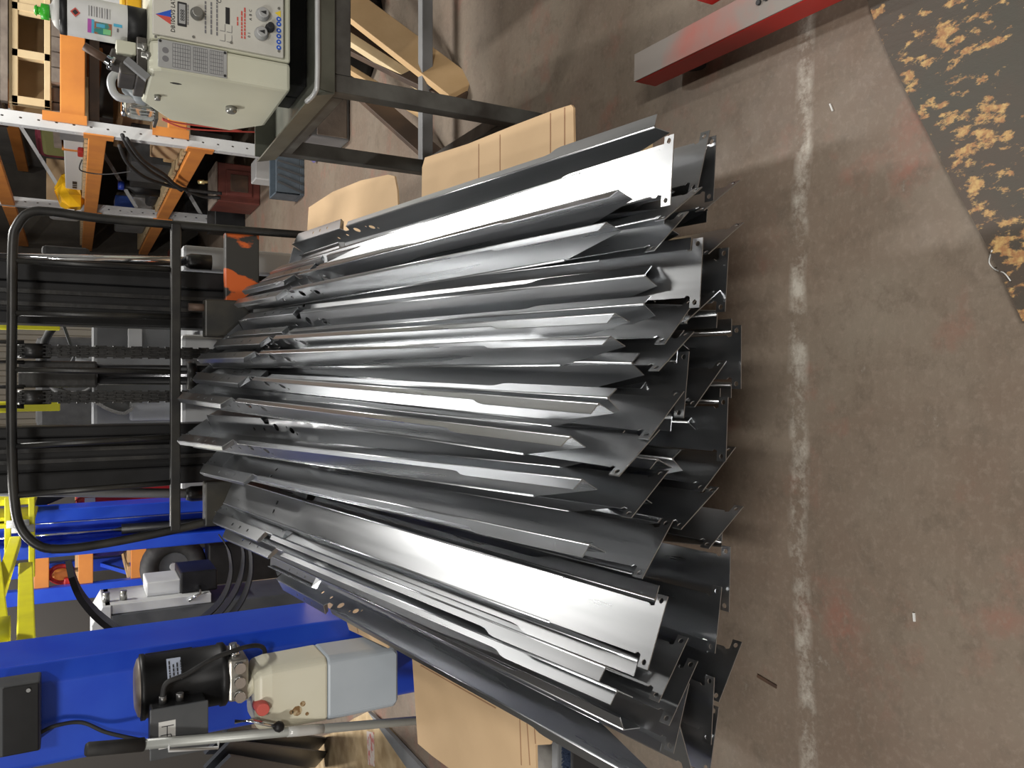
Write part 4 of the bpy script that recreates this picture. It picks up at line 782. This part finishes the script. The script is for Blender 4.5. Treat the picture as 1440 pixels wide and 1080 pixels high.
wrap('label_word', -44, -34, 0.34, 0.36, inkgrey, 0.0018); wrap('label_word', -30, -22, 0.30, 0.40, skyblue, 0.0016)
c = Vector((bx, 2.72, bz)) + Vector((math.sin(R(-12)), -math.cos(R(-12)), 0))*(br+0.001) + Vector((0, 0, bh*0.84)); obj('hazard_diamond', MB().prism([(-0.013, 0), (0, -0.013), (0.013, 0), (0, 0.013)], c, (math.cos(R(-12)), math.sin(R(-12)), 0), (0, 0, 1), (0, -0.001, 0)), inkred, bo); obj('hazard_mark', MB().prism([(-0.008, 0), (0, -0.008), (0.008, 0), (0, 0.008)], c + Vector((0, -0.001, 0)), (math.cos(R(-12)), math.sin(R(-12)), 0), (0, 0, 1), (0, -0.001, 0)), ink, bo)
t = thing('yellow_tub', 'yellow plastic tub on the lathe behind the white bottle', 'tub', (1.27, 2.93, LZ1)); obj('body', B(1.22, 1.36, 2.88, 3.0, LZ1-0.0, LZ1+0.05), yellowbag, t, 0.008); obj('lid', B(1.217, 1.363, 2.877, 3.003, LZ1+0.05, LZ1+0.06), yellowbag, t, 0.003)
# machine vice lying on the headstock
vi = thing('machine_vice', 'grey machine vice with screw handle on top of the lathe cover', 'vice', (0.98, 2.75, LZ1))
vdk = mat('vice_iron', (0.07, 0.065, 0.06), 0.4, 0.5, (0.12, 0.11, 0.1), 12)
x1_, x0_ = fx(62), fx(120)
obj('base', B(LX-0.005, LX+0.12, 2.66, 2.84, LZ1, LZ1+0.03), vdk, vi, 0.004); obj('side_plate', MB().bar((LX-0.01, 2.64, LZ1+0.0), (LX+0.035, 2.64, LZ1+0.06), 0.02, 0.02), midgrey, vi)
obj('fixed_jaw', B(LX+0.06, LX+0.10, 2.66, 2.80, LZ1+0.03, LZ1+0.085), cream, vi, 0.004); obj('moving_jaw', B(LX+0.0, LX+0.035, 2.66, 2.80, LZ1+0.03, LZ1+0.075), vdk, vi, 0.004)
a = AY(150, 84, 2.66); b_ = AY(118, 65, 2.66); obj('screw_rod', MB().cyl(a, b_, 0.012, 12), rust, vi); obj('screw_collar', MB().lathe(AY(160, 90, 2.66), AY(149, 83, 2.66), [(0, 0.02), (0.4, 0.02), (0.42, 0.014), (1, 0.014)], 12), chrome, vi)
obj('clamp_block', MB().prism([(-0.03, -0.03), (0.02, -0.035), (0.03, 0.02), (-0.02, 0.035)], AY(168, 82, 2.68), (1, 0, 0), (0, 0, 1), (0, 0.06, 0)), vdk, vi, 0.005)
for px in (196, 202): c = AY(px+4, 66 + (px-196)*2, 2.6); obj('adjuster', MB().lathe(c + Vector((0, 0, -0.012)), c + Vector((0, 0, 0.014)), [(0, 0.012), (0.5, 0.012), (0.55, 0.008), (1, 0.008)], 10), knobm, vi)
# grey jug handle
jg = thing('grey_power_tool', 'grey power tool with looped handle behind the vice on the lathe', 'tool', (LX+0.03, 2.95, LZ1))
jc = AY(178, 118, 2.95); obj('body', MB().lathe(jc + Vector((-0.04, 0, -0.075)), jc + Vector((0.02, 0, 0.0)), [(0, 0.03), (0.3, 0.045), (0.8, 0.045), (1, 0.03)], 18), mat('tool_grey', (0.27, 0.30, 0.32), 0.35), jg)
lp = [AY(190, 108, 2.95), AY(172, 102, 2.95), AY(160, 106, 2.95), AY(156, 116, 2.95), AY(160, 130, 2.95), AY(170, 138, 2.95), AY(190, 139, 2.95)]
obj('handle', MB().tube(smooth_path(lp, 5), 0.013, 10), mat('tool_grey2', (0.4, 0.41, 0.42), 0.35), jg); obj('badge', B(*bxp(178, 188, 118, 122, 2.895, 0.01)), inkyel, jg)
t = thing('glass_jar', 'small glass jar behind the lathe cover', 'jar', AY(216, 165, 3.0)); c = AY(214, 163, 2.99); c.z = LZ1 - 0.1
obj('jar', MB().lathe((LX+0.04, 3.12, 1.20), (LX+0.04, 3.12, 1.29), [(0, 0.03), (0.1, 0.033), (0.8, 0.033), (1, 0.026)], 18), glass, t); obj('lid', MB().cyl((LX+0.04, 3.12, 1.29), (LX+0.04, 3.12, 1.305), 0.029, 16), chrome, t); obj('shelf_bracket', B(LX+0.0, LX+0.10, 3.06, 3.17, 1.19, 1.20), vdk, t)
# red wire loops behind lathe
for k, pts in enumerate(([(228, 166), (245, 172), (290, 178), (340, 184)], [(228, 168), (260, 180), (310, 184), (372, 186)])):
    tag(obj('red_wire', MB().tube(smooth_path([AY(p, q, 3.2+k*0.03) for p, q in pts]), 0.003, 6), inkred), ['thin red wire running down behind the lathe cover', 'thin red wire hanging furthest left behind the lathe cover'][k], 'wire')
# under and behind the stand
for k, (a, b_, wv) in enumerate((((445, -30), (652, 128), 0.15), ((440, 22), (640, 150), 0.05), ((455, 75), (600, 165), 0.03))):
    A_, B_ = AY(a[0], a[1], 3.9), AZ(b_[0], b_[1], 0.02); A_ = A_ + (A_ - B_)*0.15
    tag(obj('leaning_plank', MB().bar(A_, B_, wv, 0.035, (0.3, -1, 0.3)), wood if k == 0 else (paleply if k == 1 else wood), None, 0.003), ['widest pine plank leaning under the lathe stand', 'narrow pale plank leaning below the widest one', 'thin pale batten leaning furthest left under the lathe stand'][k], 'plank', 'planks under the lathe')
for k, (a, b_) in enumerate((((452, 45), (648, 140)), ((470, 95), (628, 235)), ((450, 5), (600, 120)))):
    A_, B_ = AY(a[0], a[1], 4.0), AZ(b_[0], b_[1], 0.03); tag(obj('dark_board', MB().bar(A_ + (A_-B_)*0.1, B_, 0.09, 0.03, (0.3, -1, 0.3)), darkwood, None, 0.003), ['dark board leaning between the pine planks', 'dark board leaning furthest left under the stand', 'dark board leaning behind the pine planks'][k], 'board', 'planks under the lathe')
t, p = floorbox('grey_box', 'grey box with pale lid behind the lathe stand legs', 'box', 492, 168, 0.26, 0.22, 0.24, midgrey); obj('front_panel', B(p.x-0.12, p.x+0.12, p.y-0.008, p.y, 0.02, 0.2), greywood, t, 0.004); obj('lid', B(p.x-0.14, p.x+0.14, p.y-0.01, p.y+0.23, 0.24, 0.26), dkgrey, t, 0.004)
t = thing('black_bin_bag', 'black bag slumped on the floor under the lathe', 'bag', (2.0, 4.4, 0)); mb = MB().lathe((2.0, 4.4, 0), (2.0, 4.4, 0.48), [(0, 0.3), (0.15, 0.36), (0.5, 0.33), (0.8, 0.2), (1, 0.05)], 16)
mb.v = [q + Vector((random.uniform(-.03, .03), random.uniform(-.03, .03), 0)) for q in mb.v]; obj('sack', mb, black, t); obj('knot', MB().lathe((2.0, 4.4, 0.47), (2.0, 4.4, 0.54), [(0, 0.03), (0.5, 0.02), (1, 0.05)], 9), black, t)
t = thing('pale_sack', 'pale cloth sack lying on a black stool beyond the lathe stand', 'sack', (1.9, 4.85, 0.37)); obj('cloth', MB().lathe((1.62, 4.85, 0.5), (2.15, 4.85, 0.52), [(0, 0.03), (0.15, 0.12), (0.6, 0.15), (0.9, 0.1), (1, 0.03)], 14), greywood, t); obj('tie', MB().cyl((1.64, 4.85, 0.5), (1.66, 4.85, 0.5), 0.05, 10), black, t)
t = thing('black_stool', 'black box stool under the pale sack', 'stool', (1.9, 4.85, 0)); obj('body', B(1.65, 2.15, 4.7, 5.0, 0, 0.34), black, t, 0.01); obj('top', B(1.64, 2.16, 4.69, 5.01, 0.34, 0.37), dkgrey, t, 0.004)

# ------------------------------------------------------------------ left background
lr = thing('racking', 'far left racking with orange beams and blue upright behind the blue posts', 'racking', (-1.3, 6.6, 0))
bu = AY(130, 831, 6.4); obj('rack_post', B(bu.x-0.05, bu.x+0.05, 6.4, 6.48, 0, 2.6), blue, lr, 0.004); obj('rack_post', B(-0.55, -0.45, 6.4, 6.48, 0, 2.6), blue, lr, 0.004)
for (p0, p1) in ((48, 69), (110, 131), (184, 206)):
    q = bxp(p0, p1, 775, 825, 6.44, 0.05); obj('rack_beam', B(bu.x+0.05, -0.55, 6.43, 6.47, q[4], q[5]), orange, lr, 0.004)
    x = bu.x + 0.04
    while x < -0.6: obj('deck_slat', B(x, x+0.09, 6.48, 7.3, q[5], q[5]+0.02), wood, lr); x += 0.12
for (x_, y_) in ((bu.x, 7.3), (-0.5, 7.3)): obj('rack_post', B(x_-0.05, x_+0.05, y_, y_+0.08, 0, 2.6), blue, lr, 0.004)
for i in range(3): obj('brace', MB().bar((bu.x, 6.48, 0.5+i*0.4), (bu.x, 7.3, 0.85+i*0.4), 0.03, 0.03), blue, lr)
lv = [bxp(p0, p1, 775, 825, 6.44, 0.05)[5] + 0.02 for (p0, p1) in ((48, 69), (110, 131), (184, 206))]
c = AY(98, 805, 6.55); t = thing('red_clamp', 'red plastic clamp hanging on the middle shelf of the far left racking', 'clamp', (c.x, 6.52, lv[1]))
obj('loop', MB().tube(smooth_path([(c.x-0.05, 6.53, lv[1]+0.02), (c.x-0.06, 6.53, lv[1]+0.10), (c.x-0.01, 6.53, lv[1]+0.16), (c.x+0.05, 6.53, lv[1]+0.12), (c.x+0.05, 6.53, lv[1]+0.03)]), 0.016, 8), red, t); obj('head', B(c.x-0.08, c.x-0.03, 6.50, 6.56, lv[1], lv[1]+0.07), red, t, 0.01)
shelf('grey_small_box', 'small grey box on the middle far left shelf', 'box', -1.1, -0.9, 6.6, 6.9, lv[1], 0.16, midgrey); shelf('purple_bag', 'purple bag on the lowest far left shelf', 'bag', -1.28, -1.05, 6.6, 6.9, lv[2], 0.24, mat('purple_bag', (0.05, 0.04, 0.25), 0.5), 0.05); shelf('brown_paper', 'torn brown paper wrap beside the purple bag', 'paper', -1.04, -0.90, 6.55, 6.8, lv[2], 0.2, cardb, 0.02)
w_ = AY(242, 792, 6.35); t = thing('spare_wheel', 'black tyre with steel rim under the far left racking', 'wheel', (w_.x, 6.2, w_.z-0.2))
mb = MB(); N, M_ = 28, 10; RR, rr = 0.16, 0.065; vs = []; fs = []
for i in range(N):
    a = 2*math.pi*i/N
    for j in range(M_): b = 2*math.pi*j/M_; r_ = RR + rr*math.cos(b); vs.append(Vector((w_.x + r_*math.cos(a), 6.25 + rr*1.1*math.sin(b), w_.z + r_*math.sin(a))))
for i in range(N):
    for j in range(M_): fs.append((i*M_+j, ((i+1) % N)*M_+j, ((i+1) % N)*M_+(j+1) % M_, i*M_+(j+1) % M_))
obj('tyre', mb.add(vs, fs, True), rubber, t); obj('rim', MB().lathe((w_.x, 6.23, w_.z), (w_.x, 6.28, w_.z), [(0, 0.1), (0.6, 0.1), (1, 0.05)], 20), dkgrey, t); obj('hub', MB().cyl((w_.x, 6.2, w_.z), (w_.x, 6.25, w_.z), 0.03, 12), grey, t)
tag(obj('black_crate', B(w_.x-0.15, w_.x+0.15, 6.15, 6.36, 0, w_.z-0.226), black, None, 0.01), 'black crate under the spare tyre', 'crate')
shelf('small_cabinet', 'brown wooden small cabinet on the lowest far left shelf', 'cabinet', -0.86, -0.65, 6.6, 6.95, lv[2], 0.2, darkwood)
shelf('tool_roll', 'dark tool roll on the top far left shelf', 'tool roll', -1.2, -0.9, 6.6, 6.85, lv[0], 0.12, rubber, 0.03)
shelf('grease_can', 'orange grease can on the middle far left shelf', 'can', -1.42, -1.33, 6.6, 6.7, lv[1], 0.15, orange, 0.02)
# grey machine between the posts
m0, m1 = AY(140, 893, 4.6), AY(300, 850, 4.6)
gm = thing('grey_machine', 'tall dark grey machine cabinet with pale sloping top and control boxes', 'machine', ((m0.x+m1.x)/2, 4.7, 0)); mx0, mx1 = AY(220, 915, 4.6).x, AY(220, 858, 4.6).x; mt = AY(138, 860, 4.6).z
obj('cabinet', B(mx0, mx1, 4.6, 5.0, 0, mt-0.06), dkgrey, gm, 0.006); obj('side_panel', B(mx1, mx1+0.05, 4.62, 5.0, AY(298, 850, 4.6).z, mt-0.03), ltgrey, gm, 0.004); obj('sloping_top', MB().prism([(mx0, mt-0.06), (mx1+0.05, mt-0.06), (mx1+0.05, mt-0.02), (mx1-0.04, mt+0.03), (mx0, mt+0.03)], (0, 4.6, 0), (1, 0, 0), (0, 0, 1), (0, 0.4, 0)), ltgrey, gm, 0.004)
q = bxp(206, 254, 817, 845, 4.7, 0.25); obj('control_box', B(mx1+0.05, q[1], q[2], q[3], q[4], q[5]), ltgrey, gm, 0.006); q = bxp(254, 306, 803, 845, 4.68, 0.3); mo = obj('motor_box', B(mx1+0.05, q[1], q[2], q[3], q[4], q[5]), black, gm, 0.01)
h = AY(280, 832, 4.66); obj('crank_handle', MB().tube([h + Vector((0.03, 0, 0.0)), h + Vector((0, -0.05, 0)), h + Vector((-0.03, -0.05, 0.06))], 0.009, 8), chrome, mo)
for px in (150, 175): q = AY(px, 852, 4.6); obj('bolt', MB().cyl((mx1+0.05, 4.7, q.z), (mx1+0.10, 4.7, q.z), 0.018, 10), knobm, gm)
for i in range(6): q = AY(176 + i*3.2, 889, 4.595); obj('logo_letter', B(q.x-0.006, q.x+0.006, 4.594, 4.6, q.z-0.004, q.z+0.004), carton, gm)
t, p = floorbox('wooden_stool', 'rough wooden box stool beside the grey machine', 'stool', 322, 822, 0.25, 0.25, 0.4, darkwood); obj('top', B(p.x-0.14, p.x+0.14, p.y-0.02, p.y+0.27, 0.4, 0.43), wood, t, 0.003); obj('inner_tray', B(p.x-0.08, p.x+0.08, p.y+0.05, p.y+0.2, 0.43, 0.45), rust, t)
# black curved strips
def strip(pts, y0, y1, wdt, label, th=0.006):
    n = len(pts); P = [AY(a, b, y0 + (y1-y0)*i/(n-1)) for i, (a, b) in enumerate(pts)]
    return tag(obj('curved_strip', MB().tube(smooth_path(P, 6), 0, flat=(wdt, th)), black), label, 'strip', 'curved black strips by the blue post')
strip([(92, 772), (98, 800), (112, 835), (140, 868), (180, 895), (230, 915)][1:], 4.0, 4.2, 0.14, 'widest curved black strip arching over the grey machine', 0.025)
strip([(312, 757), (322, 775), (325, 805), (316, 835), (296, 860), (260, 884), (220, 900)], 4.1, 4.3, 0.09, 'curved black strip nearest the grey machine, bowing to the right')
strip([(334, 755), (342, 775), (340, 805), (330, 832), (310, 860), (280, 886)], 4.0, 4.1, 0.09, 'middle curved black strip of the three standing together')
strip([(349, 765), (353, 782), (352, 810), (342, 840), (324, 866), (300, 890)], 3.9, 4.0, 0.09, 'curved black strip with a flat cut end nearest the cardboard')
tag(obj('curved_strip', MB().tube(smooth_path([AZ(a, b, 0.032) for a, b in ((382, 816), (388, 832), (386, 850), (380, 866), (372, 884))]), 0, flat=(0.01, 0.06)), black), 'short black strip lying alone on the floor beside the blue post', 'strip', 'curved black strips by the blue post')
# floor clutter bottom left
def flat(name, label, cat, pts, m, z0=0.0, th=0.012):
    P = [AZ(a, b, z0) for a, b in pts]; n = len(P); up = Vector((0, 0, th))
    return tag(obj(name, MB().add(P + [p + up for p in P], [tuple(range(n)), tuple(range(n, 2*n))] + [(i, (i+1) % n, n+(i+1) % n, n+i) for i in range(n)]), m), label, cat)
flat('strand_board', 'peeling pale strand board lying on the floor left of the pole', 'board', [(500, 1010), (520, 1000), (545, 1018), (600, 1085), (640, 1130), (560, 1150), (430, 1120), (440, 1055), (452, 1048), (440, 1040), (470, 1030)], osbpale)
flat('grey_floor_strip', 'grey strip lying along the strand board on the floor', 'strip', [(522, 1000), (536, 1012), (600, 1080), (640, 1130), (620, 1130), (585, 1090)], midgrey, 0.012, 0.02)
flat('printed_wrapper', 'crumpled red and white printed wrapper on the strand board', 'wrapper', [(516, 1028), (526, 1030), (527, 1078), (518, 1075)], mat('wrapper', (0.62, 0.55, 0.5), 0.5, 0, (0.55, 0.2, 0.18), 24, fac=(0.5, 0.58)), 0.013, 0.002)
for k, (p0, p1) in enumerate(((1030, 1052), (1050, 1072), (1070, 1100))):
    A_, B_ = AY(305, p0+10, 3.1), AY(438 + 4*k, p1-8, 3.0); tag(obj('black_sheet', MB().bar(A_, AZ(452, p1-4, 0.03), 0.12, 0.012, (0.6, -1, 0.4)), mat('dark_sheet', (0.02, 0.025, 0.035), 0.4), None), ['dark folded sheet nearest the pole behind the blue post', 'middle dark folded sheet behind the blue post', 'outermost dark folded sheet behind the blue post'][k], 'sheet', 'dark folded sheets')
# broom head and concrete weight
q0, q1 = AZ(794, 1000, 0.10), AZ(800, 1110, 0.10)
t = thing('broom_head', 'blue-black bristle broom head standing on the floor by the cardboard', 'broom', ((q0.x+q1.x)/2, q0.y, 0)); bl = MB(); random.seed(5)
xa, xb = min(q0.x, q1.x), max(q0.x, q1.x); yb0 = q0.y
for i in range(900):
    x = random.uniform(xa, xb); y = yb0 + random.uniform(-0.03, 0.03); dx, dy = random.uniform(-.02, .02), random.uniform(-.02, .02); wq = 0.0022
    bl.add([(x-wq, y, 0.005), (x+wq, y, 0.005), (x+wq+dx, y+dy, 0.10), (x-wq+dx, y+dy, 0.10)], [(0, 1, 2, 3)])
o = obj('bristles', bl, brist, t); o['kind'] = 'stuff'; obj('stock', B(xa, xb, yb0+0.02, yb0+0.055, 0.0, 0.115), midgrey, t, 0.005); obj('back_board', B(xa, xb, yb0-0.045, yb0-0.032, 0.0, 0.10), ink, t, 0.003)
c = AZ(770, 1072, 0.06); t = thing('concrete_weight', 'grey rounded concrete lump beside the broom head', 'concrete', (c.x, c.y, 0)); obj('lump', MB().lathe((c.x, c.y, 0), (c.x, c.y, 0.12), [(0, 0.07), (0.5, 0.08), (0.85, 0.06), (1, 0.02)], 14), mat('concrete_lump', (0.22, 0.21, 0.19), 0.8, 0, (0.15, 0.14, 0.13), 20, bump=0.3), t)
# red crane leg on the right
RZ = 0.13; a, b_ = AZ(893, 96, RZ), AZ(1105, -12, RZ)
rl = thing('red_base_leg', 'worn red steel base leg on the floor at the right', 'machine leg', (b_.x, b_.y, 0)); dr = (b_ - a).normalized(); end = b_ + dr*0.7
obj('beam', MB().bar(a + Vector((0, 0, -0.035)), end + Vector((0, 0, -0.035)), 0.075, 0.07), red, rl, 0.004); obj('worn_top', MB().bar(a + Vector((0, 0, 0.001)), end + Vector((0, 0, 0.001)), 0.073, 0.004), redworn, rl, 0.001)
for k in (0.12, 0.8): f_ = a + dr*k; obj('caster', MB().cyl((f_.x-0.015, f_.y, 0.033), (f_.x+0.015, f_.y, 0.033), 0.033, 14), rubber, rl)
up0 = AZ(1012, 8, RZ) ; obj('upright', B(up0.x+0.01, up0.x+0.06, up0.y-0.025, up0.y+0.025, RZ, RZ+0.05), red, rl, 0.004)
for (px, py) in ((1068, 4), (1078, -2)): c = AZ(px, py, RZ+0.003); obj('bolt', MB().cyl(c, c + Vector((0, 0, 0.006)), 0.006, 8), ink, rl)
# painted strand board in the right foreground
flat('painted_board', 'dark painted strand board with bare yellow chips on the right foreground floor', 'board', [(1224, -8), (1240, 40), (1262, 92), (1300, 165), (1350, 262), (1395, 345), (1446, 452), (1800, 452), (1800, -200), (1224, -200)], osbm, 0.0, 0.018)
tag(obj('white_thread', MB().tube(smooth_path([AZ(1395, 352, 0.02), AZ(1391, 368, 0.003), AZ(1398, 378, 0.003), AZ(1412, 384, 0.022), AZ(1421, 395, 0.022)]), 0.0012, 6), carton), 'short white thread lying at the board edge', 'thread')
for k, (a, b, r_) in enumerate((((1167, 146), (1171, 156), 0.0015), ((1285, 862), (1286, 874), 0.002), ((1065, 950), (1092, 966), 0.004))):
    tag(obj('scrap', MB().bar(AZ(a[0], a[1], 0.002), AZ(b[0], b[1], 0.002), r_*2, 0.003), carton if k < 2 else rust), ['tiny white scrap near the worn line on the right floor', 'tiny white scrap on the left foreground floor', 'small rusty clip on the floor below the channel ends'][k], 'scrap')
